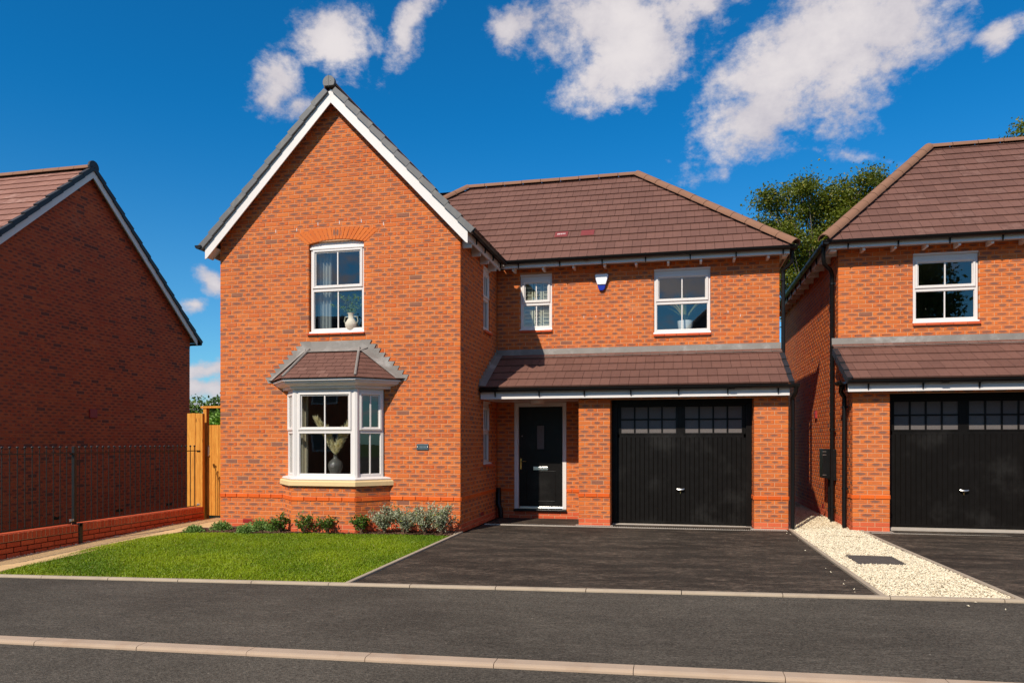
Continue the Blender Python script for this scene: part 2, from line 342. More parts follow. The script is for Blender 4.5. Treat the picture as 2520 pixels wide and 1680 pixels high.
class MB:
    def __init__(s, fr=None): s.v = []; s.f = []; s.fr = fr; s.mi = []; s.c = []
    def pt(s, p): return tuple(s.fr(p)) if s.fr else tuple(p)
    def add(s, vs, fs, mi=0):
        n = len(s.v); s.v += [s.pt(p) for p in vs]; s.f += [tuple(n + i for i in f) for f in fs]; s.mi += [mi] * len(fs); return s
    def box(s, a0, a1, b0, b1, c0, c1, mi=0):
        return s.add([(a0, b0, c0), (a1, b0, c0), (a1, b1, c0), (a0, b1, c0), (a0, b0, c1), (a1, b0, c1), (a1, b1, c1), (a0, b1, c1)],
                     [(0, 3, 2, 1), (4, 5, 6, 7), (0, 1, 5, 4), (1, 2, 6, 5), (2, 3, 7, 6), (3, 0, 4, 7)], mi)
    def prism(s, poly, b0, b1, mi=0):
        n = len(poly); vs = [(a, b0, c) for a, c in poly] + [(a, b1, c) for a, c in poly]
        return s.add(vs, [tuple(range(n)), tuple(range(2 * n - 1, n - 1, -1))] + [(i, (i + 1) % n, n + (i + 1) % n, n + i) for i in range(n)], mi)
    def slab(s, poly, c0, c1, mi=0):
        n = len(poly); vs = [(a, b, c0) for a, b in poly] + [(a, b, c1) for a, b in poly]
        return s.add(vs, [tuple(range(n - 1, -1, -1)), tuple(range(n, 2 * n))] + [(i, (i + 1) % n, n + (i + 1) % n, n + i) for i in range(n)], mi)
    def quad(s, a, b, c, d, mi=0): return s.add([a, b, c, d], [(0, 1, 2, 3)], mi)
    def tube(s, path, r, n=10, cap=True, mi=0):
        path = [Vector(p) for p in path]; rr = r if isinstance(r, (list, tuple)) else [r] * len(path); rings = []
        up = None
        for i, p in enumerate(path):
            if i == 0: d = path[1] - p
            elif i == len(path) - 1: d = p - path[-2]
            else: d = (path[i + 1] - p).normalized() + (p - path[i - 1]).normalized()
            d = d.normalized()
            if up is None: up = Vector((0, 0, 1)) if abs(d.z) < .9 else Vector((1, 0, 0))
            x = d.cross(up).normalized(); y = x.cross(d).normalized(); up = y
            rings.append([p + (x * math.cos(2 * math.pi * k / n) + y * math.sin(2 * math.pi * k / n)) * rr[i] for k in range(n)])
        vs = [v for rg in rings for v in rg]; fs = []
        for i in range(len(path) - 1):
            for k in range(n): fs.append((i * n + k, i * n + (k + 1) % n, (i + 1) * n + (k + 1) % n, (i + 1) * n + k))
        if cap: fs += [tuple(range(n - 1, -1, -1)), tuple((len(path) - 1) * n + k for k in range(n))]
        return s.add(vs, fs, mi)
    def sphere(s, c, r, n=8, m=6, mi=0):
        c = Vector(c); rr = r if isinstance(r, tuple) else (r, r, r)
        vs = [(c.x, c.y, c.z - rr[2])]; fs = []
        for j in range(1, m):
            a = -math.pi / 2 + math.pi * j / m
            for k in range(n): vs.append((c.x + rr[0] * math.cos(a) * math.cos(2 * math.pi * k / n), c.y + rr[1] * math.cos(a) * math.sin(2 * math.pi * k / n), c.z + rr[2] * math.sin(a)))
        vs.append((c.x, c.y, c.z + rr[2])); L = len(vs) - 1
        for k in range(n): fs.append((0, 1 + (k + 1) % n, 1 + k)); fs.append((L, 1 + (m - 2) * n + k, 1 + (m - 2) * n + (k + 1) % n))
        for j in range(m - 2):
            for k in range(n): fs.append((1 + j * n + k, 1 + j * n + (k + 1) % n, 1 + (j + 1) * n + (k + 1) % n, 1 + (j + 1) * n + k))
        return s.add(vs, fs, mi)
    def lathe(s, prof, c=(0, 0, 0), n=20, mi=0):
        vs = []; fs = []
        for r, z in prof:
            for k in range(n): vs.append((c[0] + r * math.cos(2 * math.pi * k / n), c[1] + r * math.sin(2 * math.pi * k / n), c[2] + z))
        for i in range(len(prof) - 1):
            for k in range(n): fs.append((i * n + k, i * n + (k + 1) % n, (i + 1) * n + (k + 1) % n, (i + 1) * n + k))
        return s.add(vs, fs, mi)
    def build(s, name, mat, parent=None, smooth=False, bevel=0, recalc=True, center=None):
        me = bpy.data.meshes.new(name); off = Vector((0, 0, 0))
        if parent is None and s.v:
            a = np.array(s.v); off = Vector(((a[:, 0].min() + a[:, 0].max()) / 2, (a[:, 1].min() + a[:, 1].max()) / 2, a[:, 2].min()))
        vs = s.v if off.length == 0 else [(x - off.x, y - off.y, z - off.z) for x, y, z in s.v]
        me.from_pydata(vs, [], s.f)
        for mm in (mat if isinstance(mat, list) else [mat]): me.materials.append(M[mm])
        if any(s.mi): me.polygons.foreach_set('material_index', s.mi)
        if recalc:
            bm = bmesh.new(); bm.from_mesh(me); bmesh.ops.recalc_face_normals(bm, faces=bm.faces); bm.to_mesh(me); bm.free()
        if smooth:
            me.polygons.foreach_set('use_smooth', [True] * len(me.polygons)); me.set_sharp_from_angle(angle=R(40))
        o = bpy.data.objects.new(name, me); link(o, parent, off)
        if bevel:
            b = o.modifiers.new('bevel', 'BEVEL'); b.width = bevel; b.segments = 2; b.limit_method = 'ANGLE'; b.angle_limit = R(50)
        return o

def np_mesh(name, verts, quads, mat, parent=None, bcol=None, uv=None, tris=False, world=(0, 0, 0), smooth=False):
    """fast mesh from arrays: verts (N,3), faces (F,k), bcol (N,4) point colours, uv (N,2) per point"""
    me = bpy.data.meshes.new(name); k = quads.shape[1]; F = len(quads)
    me.vertices.add(len(verts)); me.vertices.foreach_set('co', np.ascontiguousarray(verts, dtype=np.float32).ravel())
    me.loops.add(F * k); me.loops.foreach_set('vertex_index', np.ascontiguousarray(quads, dtype=np.int32).ravel())
    me.polygons.add(F); me.polygons.foreach_set('loop_start', np.arange(0, F * k, k, dtype=np.int32))
    me.update(calc_edges=True)
    if bcol is not None:
        a = me.attributes.new('bcol', 'FLOAT_COLOR', 'POINT'); a.data.foreach_set('color', np.ascontiguousarray(bcol, dtype=np.float32).ravel())
    if uv is not None:
        l = me.uv_layers.new(name='buv'); l.data.foreach_set('uv', np.ascontiguousarray(uv[quads.ravel()], dtype=np.float32).ravel())
    me.polygons.foreach_set('use_smooth', np.full(F, bool(smooth)))
    me.materials.append(M[mat]); me.validate()
    o = bpy.data.objects.new(name, me); link(o, parent, world); return o

def clip2(poly, a, b, c):
    """keep the part of a 2D polygon where a*x+b*y <= c"""
    out = []
    for i in range(len(poly)):
        p, q = poly[i], poly[(i + 1) % len(poly)]; dp, dq = a * p[0] + b * p[1] - c, a * q[0] + b * q[1] - c
        if dp <= 0: out.append(p)
        if (dp < 0 < dq) or (dq < 0 < dp):
            t_ = dp / (dp - dq); out.append((p[0] + (q[0] - p[0]) * t_, p[1] + (q[1] - p[1]) * t_))
    return out
def clip_convex(poly, cv):
    n = len(cv); A = sum(cv[i][0] * cv[(i + 1) % n][1] - cv[(i + 1) % n][0] * cv[i][1] for i in range(n))
    for i in range(n):
        (x0, y0), (x1, y1) = cv[i], cv[(i + 1) % n]; a, b = (y1 - y0), -(x1 - x0)
        if A < 0: a, b = -a, -b
        poly = clip2(poly, a, b, a * x0 + b * y0)
        if len(poly) < 3: return []
    return poly
def area2(p): return abs(sum(p[i][0] * p[(i + 1) % len(p)][1] - p[(i + 1) % len(p)][0] * p[i][1] for i in range(len(p)))) / 2

# ================================================================ brickwork
KPLAIN, KSTR, KKISS, KHEAD = 0.0, .33, .66, 1.0
class Brickwork:
    def __init__(s, bmat='brick', mmat='mortar'): s.rec = []; s.mb = MB(); s.bmat = bmat; s.mmat = mmat
    def wall(s, fr, u0, u1, z0, z1, holes=(), gable=None, z_off=0.0, base=2, string=7, dep=.10, phase=0, outline=None, uneven=.0012):
        """fr: frame (u, outwards, z). gable(z)->(ua,ub) limits. holes: (ua,ub,za,zb). z_off: level of course 0"""
        n = max(1, round((u1 - u0) / .225)); pit = (u1 - u0) / n
        k = int(math.floor((z0 - z_off) / .075 + 1e-6))
        while z_off + k * .075 < z1 - .012:
            za, zb = z_off + k * .075, z_off + k * .075 + .065; zb = min(zb, z1); za = max(za, z0)
            if zb - za > .012:
                ua, ub = (u0, u1) if gable is None else gable((za + zb) / 2)
                start = u0 - (pit / 2 if (k + phase) % 2 else 0)
                j = 0
                while start + j * pit < ub:
                    a, b = start + j * pit + .005, start + (j + 1) * pit - .005
                    a, b = max(a, ua + (.0 if a < ua + .006 else 0)), min(b, ub)
                    if start + j * pit <= ua + 1e-6: a = ua
                    if start + (j + 1) * pit >= ub - 1e-6: b = ub
                    segs = [(a, b)]
                    for h in holes:
                        if zb > h[2] + .01 and za < h[3] - .01:
                            ns = []
                            for p, q in segs:
                                if q <= h[0] or p >= h[1]: ns.append((p, q)); continue
                                if p < h[0]: ns.append((p, h[0]))
                                if q > h[1]: ns.append((h[1], q))
                            segs = ns
                    for p, q in segs:
                        if q - p < .03: continue
                        kind = KPLAIN if k < base else KSTR if k == string else (KKISS if q - p > .15 else (KHEAD if random.random() < .7 else KKISS))
                        s.rec.append((fr, (p + q) / 2, (za + zb) / 2, q - p, zb - za, (.012 if kind == KSTR else 0) + random.uniform(-uneven, uneven), kind, dep))
                    j += 1
            k += 1
        # recessed mortar bed behind, with the returns of the openings
        us = sorted({u0 + .004, u1 - .004, *[h[0] - .004 for h in holes], *[h[1] + .004 for h in holes]}); zs = sorted({z0, z1, *[h[2] - .004 for h in holes], *[h[3] + .004 for h in holes]})
        us = [u for u in us if u0 <= u <= u1]; zs = [z for z in zs if z0 <= z <= z1]
        mb = s.mb; mb.fr = fr
        for i in range(len(us) - 1):
            for j in range(len(zs) - 1):
                um, zm = (us[i] + us[i + 1]) / 2, (zs[j] + zs[j + 1]) / 2
                if any(h[0] - .004 <= um <= h[1] + .004 and h[2] - .004 <= zm <= h[3] + .004 for h in holes): continue
                cell = [(us[i], zs[j]), (us[i + 1], zs[j]), (us[i + 1], zs[j + 1]), (us[i], zs[j + 1])]
                if outline: cell = clip_convex(cell, outline)
                if len(cell) >= 3: mb.add([(a, -.006, c) for a, c in cell], [tuple(range(len(cell)))])
        for h in holes:
            a, b, c, d_ = h[0] - .004, h[1] + .004, h[2] - .004, h[3] + .004
            for p, q in (((a, c), (a, d_)), ((b, c), (b, d_)), ((a, c), (b, c)), ((a, d_), (b, d_))):
                mb.add([(p[0], -.006, p[1]), (q[0], -.006, q[1]), (q[0], -.13, q[1]), (p[0], -.13, p[1])], [(0, 1, 2, 3)])
    TS = np.array([(-1, -1), (1, -1), (1, 1), (-1, 1)] * 3, float)
    TF = np.array([(0, 1, 2, 3), (4, 5, 1, 0), (5, 6, 2, 1), (6, 7, 3, 2), (7, 4, 0, 3), (8, 9, 5, 4), (9, 10, 6, 5), (10, 11, 7, 6), (11, 8, 4, 7)])
    @classmethod
    def local(cls, L, H, dep):
        ins = np.array([.004] * 4 + [0] * 8); d = np.array([0] * 4 + [-.004] * 4 + [-dep] * 4, float)
        return np.stack([cls.TS[:, 0] * (L / 2 - ins), d, cls.TS[:, 1] * (H / 2 - ins)], 1)
    def finish(s, parent, name='wall', limit=300):
        wall = s.mb.build(name, s.mmat, parent, recalc=False)
        sc = []
        for i, r in enumerate(s.rec):
            fr, u, z, L, H, d0, kind, dep = r; p = project(fr((u, 0, z)))
            if p is None or not (-20 < p[0] < 2540 and -20 < p[1] < 1700): sc.append(0); continue
            vdir = (CAM - fr((u, 0, z))).normalized(); cs = vdir.dot(fr.n)
            sc.append(max(0, cs) * L * H / p[2] ** 2 if L > .15 and H > .05 else 0)
        order = sorted(range(len(s.rec)), key=lambda i: -sc[i]); ind = set(i for i in order[:limit] if sc[i] > 0)
        cache = {}
        for i in ind:
            fr, u, z, L, H, d0, kind, dep = s.rec[i]; key = (round(L, 3), round(H, 3), kind, random.randrange(14), dep)
            if key not in cache:
                lv = s.local(L, H, dep); v = lv * np.array([1, -1, 1])      # local y points into the wall
                f = s.TF if True else None
                me_o = np_mesh('brick', v, f, s.bmat, None, np.tile([random.random(), random.random(), random.random(), kind], (12, 1)), lv[:, [0, 2]])
                cache[key] = me_o.data; col.objects.unlink(me_o); bpy.data.objects.remove(me_o)
            o = bpy.data.objects.new('brick', cache[key]); pos = fr((u, d0, z))
            rot = Matrix((fr.u, -fr.n, Vector((0, 0, 1)))).transposed()
            link(o, wall, pos); o.rotation_euler = rot.to_euler()
        rest = [r for i, r in enumerate(s.rec) if i not in ind]
        if rest:
            n = len(rest)
            V = np.zeros((n, 12, 3)); C = np.zeros((n, 12, 4)); UV = np.zeros((n, 12, 2))
            for i, (fr, u, z, L, H, d0, kind, dep) in enumerate(rest):
                lv = s.local(L, H, dep); UV[i] = lv[:, [0, 2]]
                V[i] = np.array(fr.o) + np.outer(lv[:, 0] + u, fr.u) + np.outer(lv[:, 1] + d0, fr.n) + np.outer(lv[:, 2] + z, (0, 0, 1))
                C[i] = (random.random(), random.random(), random.random(), kind)
            Fq = (s.TF[None] + 12 * np.arange(n)[:, None, None]).reshape(-1, 4)
            o = np_mesh('brickwork', V.reshape(-1, 3), Fq, s.bmat, wall, C.reshape(-1, 4), UV.reshape(-1, 2)); o['kind'] = 'stuff'
        return wall

# ================================================================ roof tiles
class Tiling:
    def __init__(s, tmat='tile'): s.full = []; s.part = []; s.deck = MB(); s.tmat = tmat
    def plane(s, O, U, W, poly, gauge=.29, tw=.33, thick=.034, halves=True, top=.0, off=0.0):
        """convex poly in (u, w) on the plane O + u*U + w*W (W up the slope)"""
        O, U, W = Vector(O), Vector(U).normalized(), Vector(W).normalized(); N = U.cross(W)
        s.deck.add([O + U * a + W * b for a, b in poly], [tuple(range(len(poly)))])
        wmax = max(p[1] for p in poly); ua, ub = min(p[0] for p in poly), max(p[0] for p in poly)
        r = 0
        while r * gauge < wmax - .01:
            w0, w1 = r * gauge, (r + 1) * gauge
            st = ua - tw + off + (tw * .5 if r % 2 else 0) + (tw * .25 if (r // 2) % 2 else 0)
            j = 0
            while st + j * tw < ub:
                a, b = st + j * tw, st + (j + 1) * tw; q = [(a, w0), (b, w0), (b, w1), (a, w1)]
                c = clip_convex(q, poly)
                if len(c) >= 3 and area2(c) > 2e-4:
                    if area2(c) > .999 * tw * gauge: s.full.append((O + U * a + W * w0, U, W, N, gauge, tw, thick, halves))
                    else: s.part.append((O, U, W, N, c, w0, gauge, thick, (a + b) / 2 if halves else None))
                j += 1
            r += 1
    @staticmethod
    def template(gauge, tw, thick, halves):
        g = .0028; L = gauge + .035; hi, lo = thick, thick * .32
        cells = [(g, tw / 2 - g * .6), (tw / 2 + g * .6, tw - g)] if halves else [(g, tw - g)]
        v = []; f = []
        for a, b in cells:
            n = len(v); v += [(a, 0, hi), (b, 0, hi), (b, L, lo), (a, L, lo), (a, 0, hi * .25), (b, 0, hi * .25), (b, L, 0), (a, L, 0)]
            f += [(n, n + 1, n + 2, n + 3), (n + 4, n + 5, n + 1, n), (n + 5, n + 6, n + 2, n + 1), (n + 7, n + 4, n, n + 3)]
        return np.array(v, float), np.array(f)
    def finish(s, parent, name='roof', limit=300, deckmat='tile_edge'):
        roof = s.deck.build(name, deckmat, parent, recalc=False)
        sc = []
        for O, U, W, N, g, tw, th, hv in s.full:
            c = O + U * tw / 2 + W * g / 2; p = project(c)
            if p is None or not (-10 < p[0] < 2530 and -10 < p[1] < 1690): sc.append(0); continue
            sc.append(max(0, (CAM - c).normalized().dot(N)) * tw * g / p[2] ** 2)
        order = sorted(range(len(s.full)), key=lambda i: -sc[i]); ind = set(i for i in order[:limit] if sc[i] > 0); cache = {}
        for i in ind:
            O, U, W, N, g, tw, th, hv = s.full[i]; key = (g, tw, th, hv, random.randrange(12))
            if key not in cache:
                v, f = s.template(g, tw, th, hv); o = np_mesh('tile', v, f, s.tmat, None, np.tile([random.random(), random.random(), random.random(), 1], (len(v), 1)))
                cache[key] = o.data; col.objects.unlink(o); bpy.data.objects.remove(o)
            o = bpy.data.objects.new('tile', cache[key]); link(o, roof, O + N * random.uniform(0, .002)); o.rotation_euler = Matrix((U, W, N)).transposed().to_euler()
        V = []; Fq = []; C = []; n = 0
        for i, (O, U, W, N, g, tw, th, hv) in enumerate(s.full):
            if i in ind: continue
            v, f = s.template(g, tw, th, hv); V.append(np.array(O) + v @ np.array([U, W, N])); Fq.append(f + n); n += len(v)
            C.append(np.tile([random.random(), random.random(), random.random(), 1], (len(v), 1)))
        for O, U, W, N, c, w0, g, th, mid in s.part:
            pieces = [clip2(c, 1, 0, mid - .0017), clip2(c, -1, 0, -mid - .0017)] if mid is not None else [c]
            cc = [random.random(), random.random(), random.random(), 1]
            for pc in pieces:
                if len(pc) < 3 or area2(pc) < 1e-4: continue
                cu = sum(p[0] for p in pc) / len(pc)
                pc = [(cu + (p[0] - cu) * .975, p[1]) for p in pc]
                top = [O + U * a + W * b + N * (th - (b - w0) / (g + .035) * th * .68) for a, b in pc]; bot = [O + U * a + W * b + N * .004 for a, b in pc]
                m = len(pc); V.append(np.array([tuple(p) for p in top + bot])); C.append(np.tile(cc, (2 * m, 1)))
                fs = [(0, k, k + 1, k + 1) for k in range(1, m - 1)] + [(m + k, m + (k + 1) % m, (k + 1) % m, k) for k in range(m)]
                Fq.append(np.array(fs) + n); n += 2 * m
        if V:
            Fa = np.concatenate(Fq); V = np.concatenate(V); C = np.concatenate(C)
            me = bpy.data.meshes.new('tiling'); me.from_pydata(V.tolist(), [], [tuple(dict.fromkeys(f)) for f in Fa.tolist()])
            a = me.attributes.new('bcol', 'FLOAT_COLOR', 'POINT'); a.data.foreach_set('color', C.astype(np.float32).ravel()); me.materials.append(M[s.tmat])
            o = bpy.data.objects.new('tiling', me); link(o, roof); o['kind'] = 'stuff'
        return roof

def cap_run(parent, p0, p1, up, r=.12, seg=.42, name='ridge_tile', mat='ridge', start_disc=False):
    p0, p1, up = Vector(p0), Vector(p1), Vector(up).normalized(); d = p1 - p0; L = d.length; d.normalize(); x = d.cross(up).normalized(); up = x.cross(d)
    n = max(1, round(L / seg)); sl = L / n; mesh = None
    for i in range(n):
        if mesh is None:
            mb = MB(); k = 12; vs = []
            for w_, rr in ((0.004, r), (sl - .006, r * .985)):
                for lay in (1.0, .86):
                    for j in range(k + 1):
                        a = math.pi * j / k; vs.append((math.cos(a) * rr * lay, w_, math.sin(a) * rr * lay * .92 - .015))
            K = k + 1; fs = []
            for j in range(k): fs += [(j, j + 1, 2 * K + j + 1, 2 * K + j), (K + j + 1, K + j, 3 * K + j, 3 * K + j + 1), (j + 1, j, K + j, K + j + 1), (2 * K + j, 2 * K + j + 1, 3 * K + j + 1, 3 * K + j)]
            fs += [(0, 2 * K, 3 * K, K), (k, K + k, 3 * K + k, 2 * K + k)]
            mb.add(vs, fs); o = mb.build(name, mat, parent, smooth=True); mesh = o.data
        else: o = bpy.data.objects.new(name, mesh); link(o, parent)
        pos = p0 + d * sl * i + up * random.uniform(0, .004); o.location = pos - WPOS[parent.name]
        WPOS[o.name] = pos
        o.rotation_euler = Matrix((x, d, up)).transposed().to_euler()

# ================================================================ rainwater goods, windows
def half_round(mb, p0, p1, out, r=.058, th=.006):
    p0, p1, out = Vector(p0), Vector(p1), Vector(out).normalized(); vs = []; k = 10
    for p in (p0, p1):
        for rr in (r, r - th):
            for j in range(k + 1):
                a = math.pi * j / k; vs.append(p + out * math.cos(a) * rr + Vector((0, 0, -math.sin(a) * rr * 1.08)))
    K = k + 1; fs = []
    for j in range(k): fs += [(j, j + 1, 2 * K + j + 1, 2 * K + j), (K + j, 3 * K + j, 3 * K + j + 1, K + j + 1), (j, K + j, K + j + 1, j + 1), (2 * K + j, 2 * K + j + 1, 3 * K + j + 1, 3 * K + j)]
    fs += [(0, 2 * K, 3 * K, K), (k, K + k, 3 * K + k, 2 * K + k)]
    mb.add(vs, fs)
def gutter(parent, p0, p1, out, spacing=.75, ends=(True, True), first=.35, unions=()):
    p0, p1, out = Vector(p0), Vector(p1), Vector(out).normalized(); d = (p1 - p0); L = d.length; d.normalize()
    mb = MB(); half_round(mb, p0, p1, out)
    for e, p in zip(ends, (p0, p1)):
        if e:
            c = [p + out * math.cos(math.pi * j / 10) * .062 + Vector((0, 0, -math.sin(math.pi * j / 10) * .068 + .004)) for j in range(11)]
            mb.add(c + [q + d * (.012 if p == p1 else -.012) for q in c], [tuple(range(11)), tuple(range(21, 10, -1))] + [(j, j + 1, 12 + j, 11 + j) for j in range(10)])
    g = mb.build('gutter', 'black_plastic', parent, smooth=True); a = first
    while a < L - .05:
        q = p0 + d * a; b = MB(); ring = []
        for s_ in (-.013, .013):
            for rr in (.064, .0585):
                for j in range(9):
                    an = math.pi * j / 8; ring.append(q + d * s_ + out * math.cos(an) * rr + Vector((0, 0, -math.sin(an) * rr * 1.08 + .003)))
        fs = []
        for j in range(8): fs += [(j, j + 1, 18 + j + 1, 18 + j), (j, 9 + j, 9 + j + 1, j + 1), (18 + j, 18 + j + 1, 27 + j + 1, 27 + j)]
        b.add(ring, fs)
        c0 = q - out * .03; c1 = q - out * .062
        b.add([c0 + d * -.012 + Vector((0, 0, -.075)), c0 + d * .012 + Vector((0, 0, -.075)), c1 + d * .012 + Vector((0, 0, .0)), c1 - d * .012 + Vector((0, 0, .0)),
               c1 + out * .02 - d * .008 + Vector((0, 0, -.145)), c1 + out * .02 + d * .008 + Vector((0, 0, -.145)), c1 + d * .008 + Vector((0, 0, -.145)), c1 - d * .008 + Vector((0, 0, -.145))],
              [(0, 1, 5, 4), (1, 2, 6, 5), (2, 3, 7, 6), (3, 0, 4, 7), (4, 5, 6, 7), (0, 3, 2, 1)])
        b.build('gutter_bracket', 'black_plastic', g); a += spacing
    for a in unions:
        b = MB(); half_round(b, p0 + d * (a - .05), p0 + d * (a + .05), out, .067, .01); b.build('gutter_union', 'black_plastic', g, smooth=True)
    return g
def downpipe(parent, path, wall_dir, clips=(), r=.036):
    mb = MB(); mb.tube(path, r, 12); p = mb.build('downpipe', 'black_plastic', parent, smooth=True)
    for z in clips:
        b = MB(); x, y = path[-1][0], path[-1][1]; b.tube([(x, y, z - .018), (x, y, z + .018)], r + .007, 12)
        wd = Vector(wall_dir); sd_ = Vector((-wd.y, wd.x, 0)); c = Vector((x, y, z))
        q = [c + sd_ * a + wd * b_ for a, b_ in ((-.055, .02), (.055, .02), (.055, .05), (-.055, .05))]
        b.add([v + Vector((0, 0, -.018)) for v in q] + [v + Vector((0, 0, .018)) for v in q], [(0, 1, 2, 3), (4, 5, 6, 7), (0, 1, 5, 4), (1, 2, 6, 5), (2, 3, 7, 6), (3, 0, 4, 7)])
        b.build('pipe_clip', 'black_plastic', p, smooth=True)
    return p

def frame_ring(mb, a0, a1, c0, c1, wl, wr, wb, wt, d0, d1, mi=0):
    mb.box(a0, a0 + wl, d0, d1, c0, c1, mi); mb.box(a1 - wr, a1, d0, d1, c0, c1, mi)
    mb.box(a0 + wl, a1 - wr, d0, d1, c0, c0 + wb, mi); mb.box(a0 + wl, a1 - wr, d0, d1, c1 - wt, c1, mi)
def bevel_ring(mb, a0, a1, c0, c1, wd, d0, d1, slope=.016):
    """mitred casement frame with sloped outer and inner edges"""
    for (p, q, r_, s_) in (((a0, c0), (a1, c0), (a1 - wd, c0 + wd), (a0 + wd, c0 + wd)), ((a1, c0), (a1, c1), (a1 - wd, c1 - wd), (a1 - wd, c0 + wd)),
                           ((a1, c1), (a0, c1), (a0 + wd, c1 - wd), (a1 - wd, c1 - wd)), ((a0, c1), (a0, c0), (a0 + wd, c0 + wd), (a0 + wd, c1 - wd))):
        lerp = lambda a, b, t_: (a[0] + (b[0] - a[0]) * t_, a[1] + (b[1] - a[1]) * t_)
        t0, t1 = slope / wd, 1 - slope / wd
        rows = [(p, q, d0), (lerp(p, s_, t0), lerp(q, r_, t0), d1), (lerp(p, s_, t1), lerp(q, r_, t1), d1), (s_, r_, d0 - .01)]
        for i in range(3):
            A, B, dA = rows[i]; C, D, dC = rows[i + 1]
            mb.add([(A[0], dA, A[1]), (B[0], dA, B[1]), (D[0], dC, D[1]), (C[0], dC, C[1])], [(0, 1, 2, 3)])
def window(parent, fr, a0, a1, c0, c1, split=.5, d=-.045, head=.055, sill=True, bars=1, hood=False, cillw=.012, fw=.05, name='window'):
    """two-light casement: top sash stands proud, a glazing bar in each light"""
    mb = MB(fr); frame_ring(mb, a0, a1, c0, c1, fw, fw, fw, head, d - .06, d)
    zt = c0 + (c1 - c0) * split; mb.box(a0 + fw, a1 - fw, d - .06, d + .001, zt - .03, zt + .026)
    if hood: mb.prism([(a0 - .0, c1 - .012), (a1 + .0, c1 - .012), (a1, c1 + .02), (a0, c1 + .02)], d - .02, d + .034)
    w_ = mb.build(name, 'white', parent, bevel=.004)
    if sill:
        s_ = MB(fr); s_.add([(a0 - cillw, d - .03, c0 - .035), (a1 + cillw, d - .03, c0 - .035), (a1 + cillw, d + .058, c0 - .035), (a0 - cillw, d + .058, c0 - .035),
                             (a0 - cillw, d - .03, c0 + .012), (a1 + cillw, d - .03, c0 + .012), (a1 + cillw, d + .05, c0 - .006), (a0 - cillw, d + .05, c0 - .006)],
                            [(0, 3, 2, 1), (4, 5, 6, 7), (0, 1, 5, 4), (1, 2, 6, 5), (2, 3, 7, 6), (3, 0, 4, 7)]); s_.build('sill', 'white', w_, bevel=.005)
    sw = .058; sa = MB(fr); A0, A1, C0, C1 = a0 + fw - .022, a1 - fw + .022, zt + .012, c1 - head + .022
    bevel_ring(sa, A0, A1, C0, C1, sw, d + .001, d + .022); sa.build('sash', 'white', w_)
    lights = [(A0 + sw, A1 - sw, C0 + sw, C1 - sw, d - .004), (a0 + fw, a1 - fw, c0 + fw, zt - .03, d - .022)]
    for (x0, x1, z0, z1, dd) in lights:
        n = bars + 1; wd = (x1 - x0) / n
        for i in range(1, n):
            g = MB(fr); xm = x0 + wd * i; g.box(xm - .010, xm + .010, dd - .016, dd + .007, z0, z1); g.build('glazing_bar', 'white', w_)
        for i in range(n):
            g = MB(fr); g.quad((x0 + wd * i, dd - .006 - .0005 * i, z0), (x0 + wd * (i + 1), dd - .006 - .0005 * i, z0), (x0 + wd * (i + 1), dd - .006 - .0005 * i, z1), (x0 + wd * i, dd - .006 - .0005 * i, z1)); g.build('pane', 'glass', w_, recalc=False)
        b = MB(fr); frame_ring(b, x0 - .001, x1 + .001, z0 - .001, z1 + .001, .008, .008, .008, .008, dd - .008, dd + .004); b.build('bead', 'white', w_)
    return w_
def tile_sill(parent, fr, a0, a1, z, n=None, h=.045, d=.045, mat='brick'):
    n = n or max(2, round((a1 - a0) / .22)); wd = (a1 - a0) / n
    for i in range(n):
        b = MB(fr); x0, x1 = a0 + wd * i + .002, a0 + wd * (i + 1) - .002
        b.prism([(x0, z - h), (x1, z - h), (x1, z), (x0, z)], -.05, d)
        o = b.build('sill_tile', mat, parent, bevel=.006); me = o.data
        a = me.attributes.new('bcol', 'FLOAT_COLOR', 'POINT'); a.data.foreach_set('color', np.tile([random.random(), .5, .5, 0.0], (len(me.vertices), 1)).astype(np.float32).ravel()); me.uv_layers.new(name='buv')

# ================================================================ leaves and scatter
def cards(pos, nrm, tng, ln, wd, bend=0.0):
    """pointed leaf cards: 2 quads folded at the tip. returns verts (n*6), quads"""
    n = len(pos); bit = np.cross(nrm, tng); bit /= np.linalg.norm(bit, axis=1, keepdims=True) + 1e-9
    ln = ln[:, None]; wd = wd[:, None]
    v = np.stack([pos, pos + tng * ln * .5 + bit * wd * .5, pos + tng * ln * .5 - nrm * ln * .0, pos + tng * ln * .5 - bit * wd * .5, pos + tng * ln - nrm * ln * bend], 1)
    v[:, 2] -= nrm * wd * .12
    f = np.array([(0, 1, 4, 2), (0, 2, 4, 3)])
    return v.reshape(-1, 3), (f[None] + 5 * np.arange(n)[:, None, None]).reshape(-1, 4), 5
def unit(a): return a / (np.linalg.norm(a, axis=1, keepdims=True) + 1e-9)
def rcol(n, k): return np.repeat(np.concatenate([rng.random((n, 3)), np.ones((n, 1))], 1), k, 0)
def leaf_mesh(name, pos, mat, parent, size, up=.4, aspect=.5, bend=.1, outc=None, cbias=None):
    n = len(pos); nrm = unit(rng.normal(size=(n, 3)) + np.array([0, 0, up])); tg = unit(np.cross(nrm, rng.normal(size=(n, 3))))
    if outc is not None: tg = unit(tg + outc)
    nrm = unit(np.cross(tg, np.cross(nrm, tg)))
    ln = size * rng.uniform(.65, 1.25, n); v, f, k = cards(pos, nrm, tg, ln, ln * aspect, bend); c = rcol(n, k)
    if cbias is not None: c[:, 0] = np.clip(c[:, 0] * .5 + np.repeat(cbias, k) * .5, 0, 1)
    return np_mesh(name, v, f, mat, parent, c)
